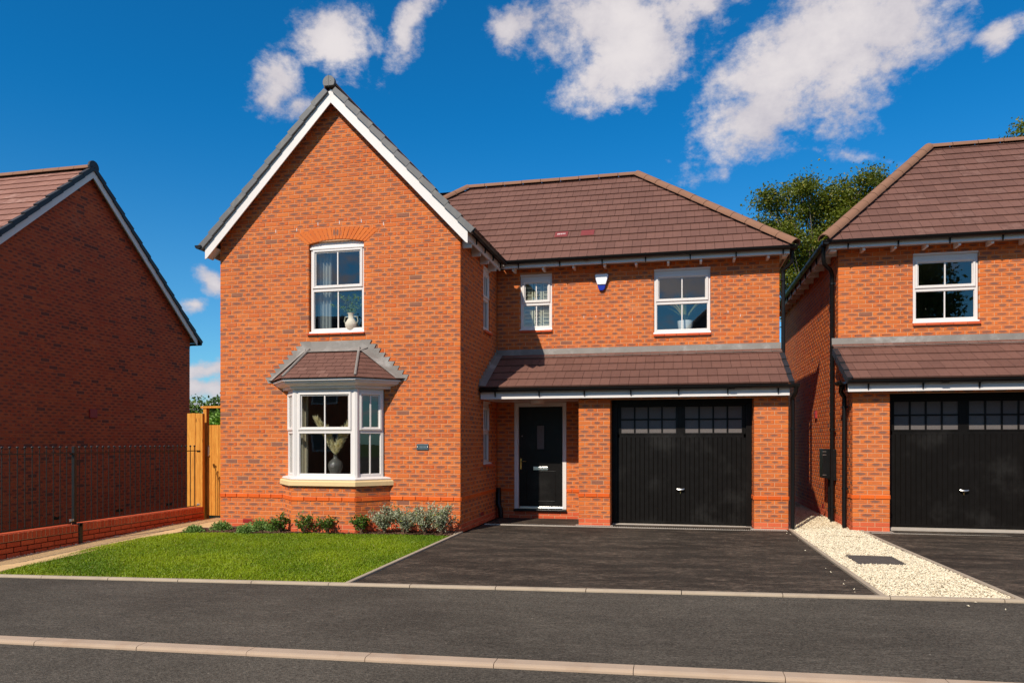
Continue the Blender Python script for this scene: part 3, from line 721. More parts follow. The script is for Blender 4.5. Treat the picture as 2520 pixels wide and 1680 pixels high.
def in_poly(pts, poly):
    x, y = pts[:, 0], pts[:, 1]; ins = np.zeros(len(pts), bool)
    for i in range(len(poly)):
        (x0, y0), (x1, y1) = poly[i], poly[(i + 1) % len(poly)]
        c = ((y0 > y) != (y1 > y)) & (x < (x1 - x0) * (y - y0) / (y1 - y0 + 1e-12) + x0); ins ^= c
    return ins
def scatter(poly, n):
    a = np.array(poly); lo, hi = a.min(0), a.max(0); p = rng.uniform(lo, hi, (int(n), 2)); return p[in_poly(p, poly)]

# ================================================================ ground
def gz(x, y):
    """the plot: level by the houses, the street falls to the left"""
    zf = -.02 + .02 * np.clip(x, -14, 14); zb = .015 + .004 * np.clip(x, -14, 14)
    t_ = np.clip((y + 4.33) / 4.33, 0, 1); return zf + (zb - zf) * t_
def sheet(name, poly, mat, off, nx=24, ny=24, parent=None, label=None, kind='structure'):
    """a surface that follows the ground: the polygon is cut from a grid"""
    a = np.array(poly); lo, hi = a.min(0), a.max(0); mb = MB(); xs = np.linspace(lo[0], hi[0], nx + 1); ys = np.linspace(lo[1], hi[1], ny + 1)
    for i in range(nx):
        for j in range(ny):
            c = [(xs[i], ys[j]), (xs[i + 1], ys[j]), (xs[i + 1], ys[j + 1]), (xs[i], ys[j + 1])]
            if len(poly) > 4 or True: c = clip_convex(c, poly)
            if len(c) >= 3: mb.add([(x, y, float(gz(x, y)) + off) for x, y in c], [tuple(range(len(c)))])
    o = mb.build(name, mat, parent, recalc=False); me = o.data
    bm = bmesh.new(); bm.from_mesh(me); bmesh.ops.remove_doubles(bm, verts=bm.verts, dist=1e-4)
    for f in bm.faces:
        if f.normal.z < 0: f.normal_flip()
    bm.to_mesh(me); bm.free()
    if parent is None: o['kind'] = kind
    return o
YK1, YK2 = -4.36, -6.76
simple('gravel_bed', (.60, .50, .34), .95, .3, 60, .2)
gl = [-300, -60, -30, -14, -7, -5.74, -5.66, 0, 7, 14, 30, 60, 300]
mb = MB(); gy = [-300, -80, -40, -20, -12, -7, -4.4, -2, 0, 3, 8, 16, 40, 90, 300]
for i in range(len(gl) - 1):
    for j in range(len(gy) - 1):
        mb.add([(x, y, float(gz(x, y)) - (.10 if x > -5.7 or y < -4.5 else .58)) for x, y in ((gl[i], gy[j]), (gl[i + 1], gy[j]), (gl[i + 1], gy[j + 1]), (gl[i], gy[j + 1]))], [(0, 1, 2, 3)])
simple('field', (.055, .085, .018), .95, .3, .7, .2)
tag(mb.build('ground', 'field', recalc=False), 'grassy ground under and around the plots', kind='structure')
sheet('road', [(-45, -12.9), (45, -12.9), (45, YK2 - .07), (-45, YK2 - .07)], 'road', -.022, 60, 4)
sheet('footpath', [(-45, YK2 + .05), (45, YK2 + .05), (45, YK1 - .01), (-45, YK1 - .01)], 'footway', -.004, 60, 4)
sheet('opposite_footpath', [(-45, -15.2), (45, -15.2), (45, -12.9), (-45, -12.9)], 'footway', .0, 60, 2)
sheet('driveway', [(.06, YK1 + .06), (5.27, YK1 + .06), (5.27, 2.44), (.06, 2.44)], 'drive', -.002, 16, 16)
sheet('driveway', [(6.43, YK1 + .06), (14, YK1 + .06), (14, 1.6), (6.43, 1.6)], 'drive', -.002, 16, 16)
sheet('gravel_base', [(5.33, YK1 + .06), (6.38, YK1 + .06), (6.26, 9.5), (5.31, 9.5)], 'gravel_bed', -.008, 6, 24)
sheet('soil_bed', [(-5.0, -1.3), (-.03, -1.0), (-.03, .05), (-4.7, .05)], 'soil', -.006, 12, 4)
sheet('lawn_soil', [(-5.1, YK1 + .05), (-.03, YK1 + .05), (-.03, -.6), (-5.1, -.6)], 'soil', -.016, 12, 10)

def kerb_line(name, x0, x1, y, step, w_, up, dn, mat, nose, zoff=0.0, gap=.008, first=0.0):
    root = bpy.data.objects.new(name, None); link(root, None, ((x0 + x1) / 2, y, float(gz((x0 + x1) / 2, y)))); root['kind'] = 'structure'
    x = x0 + first
    while x < x1 - .05:
        b = min(x + step - gap, x1); mb = MB()
        prof = [(-w_ / 2, -.15), (-w_ / 2, up - nose * 1.2), (-w_ / 2 + nose * .35, up - nose * .35), (-w_ / 2 + nose * 1.5, up), (w_ / 2, up + .001), (w_ / 2, -.15)]
        n = len(prof); jit = random.uniform(-.002, .002)
        vs = [(x, y + p + jit, float(gz(x, y)) + z + zoff) for p, z in prof] + [(b, y + p + jit, float(gz(b, y)) + z + zoff) for p, z in prof]
        mb.add(vs, [tuple(range(n)), tuple(range(2 * n - 1, n - 1, -1))] + [(i, (i + 1) % n, n + (i + 1) % n, n + i) for i in range(n)])
        mb.build('kerb_stone', mat, root); x += step
    return root
kerb_line('kerb', -12, 12, YK2 - .01, .915, .115, .008, .03, 'kerb', .015, first=-.36, gap=.005)
kerb_line('path_edging', -9.5, 9.5, YK1 + .022, .915, .06, .022, .0, 'edging', .012, first=.2)
def pin_line(name, x, y0, y1, mat='edging', up=.022, w_=.05, step=.915):
    root = bpy.data.objects.new(name, None); link(root, None, (x, (y0 + y1) / 2, float(gz(x, (y0 + y1) / 2)))); root['kind'] = 'structure'
    y = y0
    while y < y1 - .02:
        b = min(y + step - .006, y1); mb = MB(); vs = []
        for yy_ in (y, b):
            z = float(gz(x, yy_)); vs += [(x - w_ / 2, yy_, z - .12), (x - w_ / 2, yy_, z + up - .006), (x - w_ / 2 + .006, yy_, z + up), (x + w_ / 2 - .006, yy_, z + up), (x + w_ / 2, yy_, z + up - .006), (x + w_ / 2, yy_, z - .12)]
        mb.add(vs, [tuple(range(6)), tuple(range(11, 5, -1))] + [(i, (i + 1) % 6, 6 + (i + 1) % 6, 6 + i) for i in range(6)]); mb.build('edging_stone', mat, root); y += step
pin_line('drive_edging', .025, YK1 + .055, -.02); pin_line('gravel_edging', 5.30, YK1 + .055, 1.36); pin_line('gravel_edging', 6.405, YK1 + .055, 1.36)
# sandy slab path beside the low wall
root = bpy.data.objects.new('slab_path', None); link(root, None, (-5.2, -1.2, -.03)); root['kind'] = 'structure'
y = YK1 + .06
while y < 2.4:
    mb = MB(); b = y + .592; x0, x1 = -5.47, -4.72 + (.27 if y > -.6 else 0)
    mb.add([(x, q, float(gz(x, q)) + z) for z in (-.08, .006) for x, q in ((x0, y), (x1, y), (x1, b), (x0, b))], [(0, 3, 2, 1), (4, 5, 6, 7), (0, 1, 5, 4), (1, 2, 6, 5), (2, 3, 7, 6), (3, 0, 4, 7)])
    mb.build('slab', 'slab', root, bevel=.004); y += .6

# ================================================================ MAIN HOUSE
YM, YP = 2.486, 1.397          # upper front wall, garage front
def bay(off): return .907 + 1.3 * off, .545 + .45 * off, .40 + off       # half width at wall, half width at front, projection
BX = -2.22
house = empty('brick_house', (.4, 2.5, .01), 'orange brick detached house with white gable boards, bay window and black garage door', 'house', 'new brick houses')
bw = Brickwork()
F0 = FRONT(0)
# --- openings
UW = (-2.725, -1.705, 3.345, 4.925)                                       # arched window over the bay
W1 = (.470, 1.100, 3.640, 4.740); W2 = (3.040, 4.070, 3.490, 4.720)
DOOR = (.355, 1.382, .165, 2.262)
aw, af, ap = bay(0)
gab = lambda z: (max(-4.44, -2.22 - (7.36 - z) / 1.054), min(-.003, -2.22 + (7.36 - z) / 1.054))
OUT = [(-4.45, -.2), (.01, -.2), (.01, 5.0), (-2.22, 7.36), (-4.45, 5.0)]
bayhole = (BX - aw + .03, BX + aw - .03, .86, 2.46)
bw.wall(F0, -4.44, -.003, 0, 7.36, [UW, bayhole], gab, outline=OUT)
FRET = FR((0, 0, 0), (0, 1, 0), (1, 0, 0))
RW1 = (1.46, 1.96, 3.53, 4.72); RW2 = (1.46, 1.96, 1.065, 2.235)
bw.wall(FRET, .003, YM, 0, 4.87, [RW1, RW2])
FLEFT = FR((-4.44, 0, 0), (0, -1, 0), (-1, 0, 0))
bw.wall(FLEFT, -7.5, -.003, 0, 4.87)
FM = FRONT(YM)
bw.wall(FM, .003, 5.277, 0, 4.87, [W1, W2, DOOR, (1.79, 5.26, -.05, 2.62)])
FRIGHT = FR((5.28, 0, 0), (0, 1, 0), (1, 0, 0))
bw.wall(FRIGHT, YM + .003, 7.5, 0, 4.87); bw.wall(FRIGHT, YP + .003, YM, 0, 2.98, gable=lambda z: (max(YP + .003, 1.16 + (z - 2.43) / .534), YM), outline=[(YP, -.1), (YM, -.1), (YM, 3.10), (YP, 2.54)])
FP = FRONT(YP)
GAR = (2.318, 4.730, -.05, 2.235)
bw.wall(FP, 1.762, 5.277, 0, 2.275, [GAR])
bw.wall(FR((1.762, 0, 0), (0, -1, 0), (-1, 0, 0)), -YM, -YP - .003, 0, 2.275)     # porch side of the pier
bw.wall(FR((2.318, 0, 0), (0, 1, 0), (1, 0, 0)), YP + .004, YP + .44, 0, 2.235, string=-1); bw.wall(FR((4.730, 0, 0), (0, -1, 0), (-1, 0, 0)), -YP - .44, -YP - .004, 0, 2.235, string=7)
bw.wall(FR((0, 7.5, 0), (-1, 0, 0), (0, 1, 0)), -5.28, 4.44, 0, 4.87)
# brick plinth of the bay: three facets
bwid, bfr, bpr = bay(.06)
pts = [(BX - bwid, 0), (BX - bfr, -bpr), (BX + bfr, -bpr), (BX + bwid, 0)]
for i in range(3):
    (xa, ya), (xb, yb) = pts[i], pts[i + 1]; L = math.hypot(xb - xa, yb - ya); U = ((xb - xa) / L, (yb - ya) / L, 0)
    bw.wall(FR((xa, ya, 0), U, (U[1], -U[0], 0)), .003 if i else 0, L - .003, 0, .78, phase=i)
wall = bw.finish(house)
# brick arch over the window
xc = (UW[0] + UW[1]) / 2; hw_ = (UW[1] - UW[0]) / 2; rise = .062; RR = (hw_ * hw_ + rise * rise) / (2 * rise); zc_ = 4.892 + rise - RR
n = 18; half = math.asin(hw_ / RR) * 1.06
for i in range(n):
    a0, a1 = -half + 2 * half * i / n + .004 / RR, -half + 2 * half * (i + 1) / n - .004 / RR
    b = MB(F0); sp = lambda a, r: (xc + math.sin(a * (1 + .35 * (r - RR) / .215)) * r, zc_ + math.cos(a * (1 + .0 * (r - RR))) * r)
    b.prism([sp(a0, RR), sp(a1, RR), sp(a1, RR + .205), sp(a0, RR + .205)], -.10, .004 + random.uniform(0, .002))
    o = b.build('arch_brick', 'brick', wall, bevel=.003); me = o.data; zz = (zc_ + RR + .1)
    at = me.attributes.new('bcol', 'FLOAT_COLOR', 'POINT'); at.data.foreach_set('color', np.tile([.6 + .4 * random.random(), random.random(), random.random() * .6, KKISS if random.random() < .5 else KHEAD], (len(me.vertices), 1)).astype(np.float32).ravel())
    l = me.uv_layers.new(name='buv'); xm = xc + math.sin((a0 + a1) / 2) * RR
    l.data.foreach_set('uv', [c for lp in me.loops for c in (me.vertices[lp.vertex_index].co.z - zz, me.vertices[lp.vertex_index].co.x - xm)])
# plastic weep vents: small white slots over the openings and the lead
def weeps(fr, a0, a1, step, z, mat='white', w_=.009, h=.062):
    a = a0
    while a < a1:
        b = MB(fr); b.box(a - w_ / 2, a + w_ / 2, -.01, .0015, z - h / 2, z + h / 2); b.build('weep_vent', mat, wall); a += step
for i in range(6): weeps(F0, -3.35 + i * .4, -3.3 + i * .4, 1, 5.16 + .075 * (1 if 1 < i < 5 else 0) * 1.0, h=.055)
for i in range(8): weeps(FM, .55 + .6 * i, .6 + .6 * i, 1, 3.335, 'black_plastic', .010, .012)
for x in (1.72, 1.95, 2.18, 2.42, 2.64, 4.38, 4.60): weeps(FM, x, x + .01, 1, 3.815 + .075 * (int(x * 10) % 2), h=.045, w_=.008)
# air bricks
for x, z in ((-3.885, .1125), ):
    b = MB(F0); b.box(x - .105, x + .105, -.05, .004, z - .032, z + .032)
    for k in range(9):
        for j in range(3): b.box(x - .092 + k * .021, x - .080 + k * .021, .004, .007, z - .024 + j * .017, z - .014 + j * .017)
    b.build('air_brick', 'vent_red', wall)
b = MB(FRET); b.box(1.25, 1.46, -.05, .004, .155, .22); b.build('air_brick', 'vent_red', wall)

# --- windows
wU = window(house, F0, UW[0] + .022, UW[1] - .004, 3.39, 4.86, .49, d=-.05, head=.075)
b = MB(F0); xs = np.linspace(UW[0] + .004, UW[1] - .004, 15); top = [(x, zc_ + math.sqrt(RR * RR - (x - xc) ** 2) - .004) for x in xs]
b.prism([(UW[0] + .004, 4.835)] + [(UW[1] - .004, 4.835)] + top[::-1], -.09, -.062); b.build('arch_panel', 'white', wU)
b = MB(F0); b.box(UW[0] + .012, UW[1] - .004, -.055, -.022, 4.80, 4.832); b.build('head_bead', 'white', wU, bevel=.006)
tile_sill(house, F0, UW[0] - .02, UW[1] + .02, 3.355, 5, .03, .045)
w1 = window(house, FM, W1[0] + .004, W1[1] - .004, 3.70, 4.735, .47, d=-.03, head=.11, hood=True); tile_sill(house, FM, W1[0] - .005, W1[1] + .005, 3.668, 3)
w2 = window(house, FM, W2[0] + .004, W2[1] - .004, 3.55, 4.715, .475, d=-.03, head=.11, hood=True); tile_sill(house, FM, W2[0] - .005, W2[1] + .005, 3.518, 5)
window(house, FRET, RW1[0] + .004, RW1[1] - .004, 3.585, 4.715, .5, d=-.03, head=.10, hood=True); tile_sill(house, FRET, RW1[0], RW1[1] + .03, 3.555, 3)
window(house, FRET, RW2[0] + .004, RW2[1] - .004, 1.115, 2.23, .5, d=-.03, head=.10, hood=True); tile_sill(house, FRET, RW2[0], RW2[1] + .03, 1.085, 3)

# --- bay window
def bayring(off, z):
    w_, f_, p_ = bay(off); return [(BX - w_, 0.0, z), (BX - f_, -p_, z), (BX + f_, -p_, z), (BX + w_, 0.0, z)]
def loft(mb, prof):
    rings = [bayring(o, z) for o, z in prof]
    vs = [p for r_ in rings for p in r_]; fs = []
    for i in range(len(rings) - 1):
        for k in range(3): fs.append((i * 4 + k, i * 4 + k + 1, (i + 1) * 4 + k + 1, (i + 1) * 4 + k))
    fs += [(0, 1, 2, 3), tuple((len(rings) - 1) * 4 + k for k in (3, 2, 1, 0))]
    mb.add(vs, fs)
baywin = MB(); loft(baywin, [(.0, .92), (.0, 2.40)][:1] + [(.0, .921)])
b = MB(); loft(b, [(.055, .772), (.112, .772), (.112, .842), (.095, .862), (.03, .868)]); stone = b.build('stone_sill', 'stone', house, bevel=.004)
b = MB(); loft(b, [(.02, .868), (.072, .868), (.080, .885), (.066, .902), (.0, .918)]); baysill = b.build('bay_sill', 'white', house, bevel=.004)
b = MB(); loft(b, [(.0, 2.375), (.06, 2.378), (.075, 2.40), (.07, 2.415), (.12, 2.43), (.165, 2.455), (.18, 2.475), (.18, 2.49), (.215, 2.50), (.215, 2.53), (.0, 2.531)]); b.build('cornice', 'white', house)
facets = []
ring = bayring(0, 0)
for i in range(3):
    (xa, ya, _), (xb, yb, _) = ring[i], ring[i + 1]; L = math.hypot(xb - xa, yb - ya); U = ((xb - xa) / L, (yb - ya) / L, 0)
    fr = FR((xa, ya, 0), U, (U[1], -U[0], 0)); pad = .035
    wb = window(house, fr, pad, L - pad, .915, 2.378, .515, d=-.002, head=.075, sill=False)
    if i == 1:
        b = MB(fr); b.box(L * .26, L * .72, .0, .014, 2.335, 2.352); b.build('trickle_vent', 'white', wb, bevel=.004)
    facets.append((fr, L))
for k in (1, 2):
    x, y_ = ring[k][0], ring[k][1]; b = MB(); b.tube([(x, y_ + .035, .915), (x, y_ + .035, 2.378)], .052, 8); b.build('corner_post', 'white', baysill)
# bay roof
t1 = Tiling()
def roofplane(T, pts3, gauge, tw, th, halves, off=0.0):
    """first two points are the eave"""
    P = [Vector(p) for p in pts3]; U = (P[1] - P[0]).normalized(); N = U.cross(P[2] - P[0]).normalized(); W = N.cross(U)
    if N.z < 0: U = -U; N = -N; W = N.cross(U)
    O = P[0]; T.plane(O, U, W, [((p - O).dot(U), (p - O).dot(W)) for p in P], gauge, tw, th, halves, off=off)
er = bayring(.245, 2.535); topL, topR = (BX - .46, -.06, 3.05), (BX + .46, -.06, 3.05)
roofplane(t1, [er[1], er[2], topR, topL], .1, .165, .014, False)
roofplane(t1, [er[2], er[3], (BX + .52, .0, 3.06), topR], .1, .165, .014, False); roofplane(t1, [er[0], er[1], topL, (BX - .52, .0, 3.06)], .1, .165, .014, False)
# lead: hip rolls, apron, stepped flashing
for e_, t_ in ((Vector(er[1]) + Vector((.01, .02, .035)), topL), (Vector(er[2]) + Vector((-.01, .02, .035)), topR)):
    b = MB(); b.tube([e_, Vector(t_) + Vector((0, 0, .035))], .024, 8); b.build('hip_roll', 'lead', house, smooth=True)
b = MB(); b.add([(BX - .60, -.012, 3.215), (BX + .60, -.012, 3.215), (BX + .60, -.02, 3.09), (BX - .60, -.02, 3.09), (BX - .52, -.145, 3.025), (BX + .52, -.145, 3.025)], [(0, 1, 2, 3), (3, 2, 5, 4)])
apron = b.build('lead_apron', 'lead', house)
for s_ in (-1, 1):
    for k in range(9):
        z0 = 2.56 + .075 * k; f0 = k / 8.6; xo = 1.27 - (1.27 - .56) * f0; xi = xo - .085
        b = MB(F0); b.prism([(BX + s_ * (xo + .055), z0 + .062), (BX + s_ * (xi - .055), z0 + .062), (BX + s_ * (xi - .09), z0 - .03), (BX + s_ * (xo - .0), z0 - .045)], .002 + .0008 * k, .011 + .0008 * k); b.build('step_flashing', 'lead', apron)
    b = MB(); b.add([(BX + s_ * 1.27, -.014, 2.56), (BX + s_ * .56, -.014, 3.10), (BX + s_ * .50, -.13, 3.045), (BX + s_ * 1.14, -.12, 2.555)], [(0, 1, 2, 3)]); b.build('soaker', 'lead', apron)

# --- roofs
RZ = 7.40
tm = t1
P_ = lambda x, y: (x, y, 4.93 + (y - 2.10) * (RZ - 4.93) / 2.9)
roofplane(tm, [(.215, 2.10, 4.93), (5.48, 2.10, 4.93), (2.60, 5.0, RZ), (-1.30, 5.0, RZ), (-1.81, 4.49, P_(0, 4.49)[2])], .288, .33, .034, True)
roofplane(tm, [(5.48, 2.10, 4.93), (5.48, 7.9, 4.93), (2.60, 5.0, RZ)], .288, .33, .034, True)
# gable wing: both slopes
GS = 1.054; gzr = lambda x: 7.45 - abs(x + 2.22) * GS
roofplane(tm, [(.22, -.17, gzr(.22)), (.22, 2.15, gzr(.22)), (-1.81, 4.49, gzr(-1.81)), (-2.22, 5.2, 7.45), (-2.22, -.17, 7.45)], .32, .33, .034, True)
roofplane(tm, [(-4.66, 7.7, gzr(-4.66)), (-4.66, -.17, gzr(-4.66)), (-2.22, -.17, 7.45), (-2.22, 7.7, 7.45)], .32, .33, .034, True)
roof = tm.finish(house)
b = MB(); b.add([(5.48, 7.9, 4.93), (-4.66, 7.9, 4.93), (-2.22, 5.2, 7.45), (2.6, 5.0, RZ)], [(0, 1, 2, 3)]); b.build('rear_slope', 'tile', roof)
# two red solar-vent tiles left with their paper labels
for x in (1.10, 1.62):
    U = Vector((1, 0, 0)); W = Vector((0, 2.9, RZ - 4.93)).normalized(); N = U.cross(W); O = Vector((x, 2.10, 4.93)) + W * (.288 * 3 + .02)
    b = MB(lambda p: O + U * p[0] + W * p[1] + N * p[2]); b.box(0, .26, .0, .225, .034, .041); s1 = b.build('vent_tile', 'sticker', roof)
    b = MB(lambda p: O + U * p[0] + W * p[1] + N * p[2])
    if x < 1.3:
        for k in range(5): b.box(.05 + .034 * k, .074 + .034 * k, .09 + .004 * k, .15, .0412, .0422)
        b.build('label_print', 'sticker_print', s1)
    else:
        for k in range(4): b.box(.06 + .036 * k, .08 + .036 * k, .10, .135, .0412, .0422)
        b.build('label_print', 'sticker', s1)
cap_run(roof, (-1.33, 5.0, RZ + .03), (2.62, 5.0, RZ + .03), (0, 0, 1), .105, .44)
cap_run(roof, (5.50, 2.09, 4.965), (2.60, 5.0, RZ + .045), (.4, -.4, 1), .115, .40, 'hip_tile')
cap_run(roof, (-1.83, 4.47, P_(0, 4.47)[2] + .05), (-1.31, 5.0, RZ + .045), (-.4, -.4, 1), .105, .38, 'hip_tile')
cap_run(roof, (-2.22, -.20, 7.47), (-2.22, 5.2, 7.47), (0, 0, 1), .118, .45)
# grey round end cap of the gable ridge
b = MB(); n = 20; ring_ = [(-2.225 + .108 * math.cos(a), 7.520 + .108 * math.sin(a)) for a in [2 * math.pi * k / n for k in range(n)] if math.sin(a) > -.72]
b2 = MB(FRONT(-.235)); b2.prism(ring_, -.05, .02); cap = b2.build('ridge_end_cap', 'verge', house, bevel=.004)
b = MB(FRONT(-.235)); b.box(-2.227, -2.223, .018, .023, 7.44, 7.64); b.build('cap_seam', 'verge_dark', cap)
for s_ in (-.035, .035):
    b = MB(FRONT(-.235)); b.sphere((-2.225 + s_, .021, 7.535), .006, 6, 4); b.build('cap_screw', 'chrome', cap)
# dry verge caps stepping up both slopes
th_ = math.atan(GS); L_ = (4.66 - 2.22) / math.cos(th_); nst = 11; sl = (L_ - .06) / nst
for s_ in (-1, 1):
    mesh = None
    for k in range(nst):
        fr = lambda p, s_=s_: Vector((-2.22 + s_ * 2.46, -.235, gzr(-4.68) - .005)) + Vector((-s_ * math.cos(th_), 0, math.sin(th_))) * p[0] + Vector((0, 1, 0)) * p[1] + Vector((s_ * math.sin(th_), 0, math.cos(th_))) * p[2]
        b = MB(fr); a0 = k * sl; a1 = a0 + sl + .012
        b.add([(a0, 0, -.010), (a1, .004, -.024), (a1, .004, .068), (a0, 0, .094), (a0, .10, -.012), (a1, .10, -.024), (a1, .10, .065), (a0, .10, .092)],
              [(0, 1, 2, 3), (3, 2, 6, 7), (0, 3, 7, 4), (1, 5, 6, 2), (0, 4, 5, 1), (4, 7, 6, 5)]); b.build('verge_cap', 'verge', house, bevel=.004)
# barge boards, soffits
for s_ in (-1, 1):
    X_ = lambda a: -2.22 + s_ * a
    b = MB(FRONT(-.165)); b.prism([(X_(0), 7.202), (X_(2.365), 7.202 - 2.365 * GS), (X_(2.395), 4.70), (X_(2.395), 4.905), (X_(0), 7.432)], .0, .022 + .001 * s_)
    bb = b.build('barge_board', 'white', house, bevel=.002)
    b = MB(); b.add([(X_(0), -.166, 7.40), (X_(2.36), -.166, 7.40 - 2.36 * GS), (X_(2.36), .01, 7.40 - 2.36 * GS), (X_(0), .01, 7.40)], [(0, 1, 2, 3)]); b.build('soffit_board', 'white', bb)
    b = MB(); b.add([(X_(2.375), -.16, 4.722), (X_(2.21), -.16, 4.90), (X_(2.21), .02, 4.90), (X_(2.375), .02, 4.722)], [(0, 1, 2, 3)]); b.build('box_end', 'white', bb)
    b = MB(); b.box(*sorted((X_(2.36), X_(2.385))), -.16, 2.1 if s_ > 0 else 7.6, 4.765, 4.895); b.build('fascia', 'white', house)
gutter(house, (.255, -.20, 4.925), (.255, 2.08, 4.925), (1, 0, 0), .56, (True, False), .45)
gutter(house, (-4.705, -.25, 4.925), (-4.705, 7.6, 4.925), (-1, 0, 0), .8, (True, True))
for k in range(4):      # exposed rafter feet under the eaves
    b = MB(FRET); y0 = .10 + .56 * k; b.prism([(y0, 4.70), (y0 + .045, 4.70), (y0 + .045, 4.88), (y0, 4.88)], 0, .155); b.build('rafter_foot', 'white', house)
    b = MB(FRET); b.prism([(y0 + .002, 4.745), (y0 + .043, 4.745), (y0 + .043, 4.765), (y0 + .002, 4.765)], .155, .195); b.build('rafter_foot', 'white', house)
b = MB(); b.box(.16, 5.41, 2.195, 2.217, 4.83, 4.945); b.build('fascia', 'white', house)
b = MB(); b.box(5.385, 5.407, 2.22, 7.7, 4.83, 4.945); b.build('fascia', 'white', house)
for q_ in ((.16, 5.38, 2.22, 2.49), (5.28, 5.38, 2.49, 7.6), (0.0, .14, -.1, 2.3), (-4.58, -4.44, -.1, 7.5)): b = MB(); b.box(*q_, 4.875, 4.885); b.build('soffit_board', 'white', house)
for k in range(9):
    b = MB(FM); x0 = .36 + .585 * k; b.box(x0, x0 + .042, 0, .245, 4.785, 4.872); b.build('rafter_foot', 'white', house, bevel=.003)
b = MB(); b.add([(5.30, 2.26, 4.80), (5.37, 2.26, 4.80), (5.37, 2.47, 4.80), (5.30, 2.47, 4.80), (5.30, 2.24, 4.875), (5.38, 2.24, 4.875), (5.38, 2.48, 4.875), (5.30, 2.48, 4.875)], [(0, 1, 2, 3), (0, 1, 5, 4), (1, 2, 6, 5), (2, 3, 7, 6), (3, 0, 4, 7)]); b.build('rafter_foot', 'white', house)
gutter(house, (.20, 2.135, 4.955), (5.52, 2.135, 4.955), (0, -1, 0), .80, (False, True), .30, (1.6,))
gutter(house, (5.47, 2.12, 4.955), (5.47, 7.8, 4.955), (1, 0, 0), .8, (False, True))
downpipe(house, [(5.465, 2.30, 4.92), (5.465, 2.30, 4.70), (5.33, 2.44, 4.585), (5.335, 2.445, 4.50), (5.335, 2.445, 3.0)], (-1, 0, 0), (4.42,))
downpipe(house, [(.055, 2.40, .60), (.055, 2.40, .36), (.06, 2.37, .28), (.10, 2.36, .20), (.11, 2.36, .02)], (-1, 0, 0), (), .05)

# --- lean-to roof over porch and garage
def lean_to(house, x0, x1, dz, T, left_wall=True, verge='right'):
    W = Vector((0, 1.34, .715)).normalized()
    roofplane(T, [(x0, 1.12, 2.455 + dz), (x1, 1.12, 2.455 + dz), (x1, 2.46, 3.17 + dz), (x0, 2.46, 3.17 + dz)], .325, .33, .034, True)
    b = MB(); q = 12; xs = np.linspace(x0, x1, q + 1)
    for i in range(q):
        j = random.uniform(-.004, .004); e = .006 if i < q - 1 else 0
        b.add([(xs[i], YM - .008 - .001 * (i % 2), 3.30 + dz), (xs[i + 1] + e, YM - .008 - .001 * (i % 2), 3.30 + dz), (xs[i + 1] + e, YM - .02, 3.165 + dz), (xs[i], YM - .02, 3.165 + dz),
               (xs[i], 2.275 + j, 3.125 + dz - .003), (xs[i + 1] + e, 2.275 + j, 3.125 + dz - .003)], [(0, 1, 2, 3), (3, 2, 5, 4)])
    ap = b.build('lead_flashing', 'lead', house)
    b = MB(); b.box(x0 + (.0 if left_wall else .0), x1 - .03, 1.20, 1.222, 2.262 + dz, 2.375 + dz); b.box(x0, x1 - .03, 1.205, 1.22, 2.375 + dz, 2.44 + dz); b.build('fascia', 'white', house, bevel=.002)
    b = MB(); b.box(x0, x1 - .04, 1.222, YP - .002, 2.278 + dz, 2.286 + dz); b.build('soffit_board', 'white', house)
    for i, xv in enumerate([x1] if verge == 'right' else [x0]):
        for k in range(4):
            fr = lambda p: Vector((xv, 1.12, 2.455 + dz)) + Vector((1, 0, 0)) * p[0] + W * p[1] + Vector((0, -W.z, W.y)) * p[2]
            b = MB(fr); a0, a1 = k * .325 - .01, (k + 1) * .325 + .01; s_ = 1 if verge == 'right' else -1
            pr = [(-.055 * s_, a0, .044), (.03 * s_, a0, .044), (.03 * s_, a0, -.07), (.015 * s_, a0, -.07), (-.055 * s_, a1, .022), (.03 * s_, a1, .022), (.03 * s_, a1, -.09), (.015 * s_, a1, -.09)]
            b.add(pr, [(0, 1, 5, 4), (1, 2, 6, 5), (2, 3, 7, 6), (0, 1, 2, 3), (4, 5, 6, 7)]); b.build('verge_cap', 'verge_dark', house)
    return ap
tl = Tiling(); ap_ = lean_to(house, .015, 5.30, 0, tl); tl.finish(house, 'porch_roof', 90)
gutter(house, (.03, 1.135, 2.445), (5.40, 1.135, 2.445), (0, -1, 0), .80, (True, True), .26, (4.32,))
b = MB(); b.box(.01, 1.758, 1.225, YM - .01, 2.266, 2.276); b.build('porch_soffit', 'white', house)
b = MB(); b.add([(.012, 1.10, 2.50), (.13, 1.10, 2.49), (.13, 2.46, 3.215), (.012, 2.46, 3.225)], [(0, 1, 2, 3)]); b.build('soaker', 'lead', ap_)
for k in range(11):      # stepped lead up the return wall
    z0 = 2.50 + .075 * k; y0 = 1.13 + .1385 * k
    b = MB(FRET); b.prism([(y0, z0 - .03), (min(y0 + .25, 2.48), z0 + .10), (min(y0 + .18, 2.48), z0 + .135), (y0 + .035, z0 + .135)], .003 + .0006 * k, .010 + .0006 * k); b.build('step_flashing', 'lead', ap_)
downpipe(house, [(5.36, 1.135, 2.40), (5.36, 1.16, 2.32), (5.335, 1.34, 2.22), (5.335, 1.35, .02)], (-1, 0, 0), (1.72,))

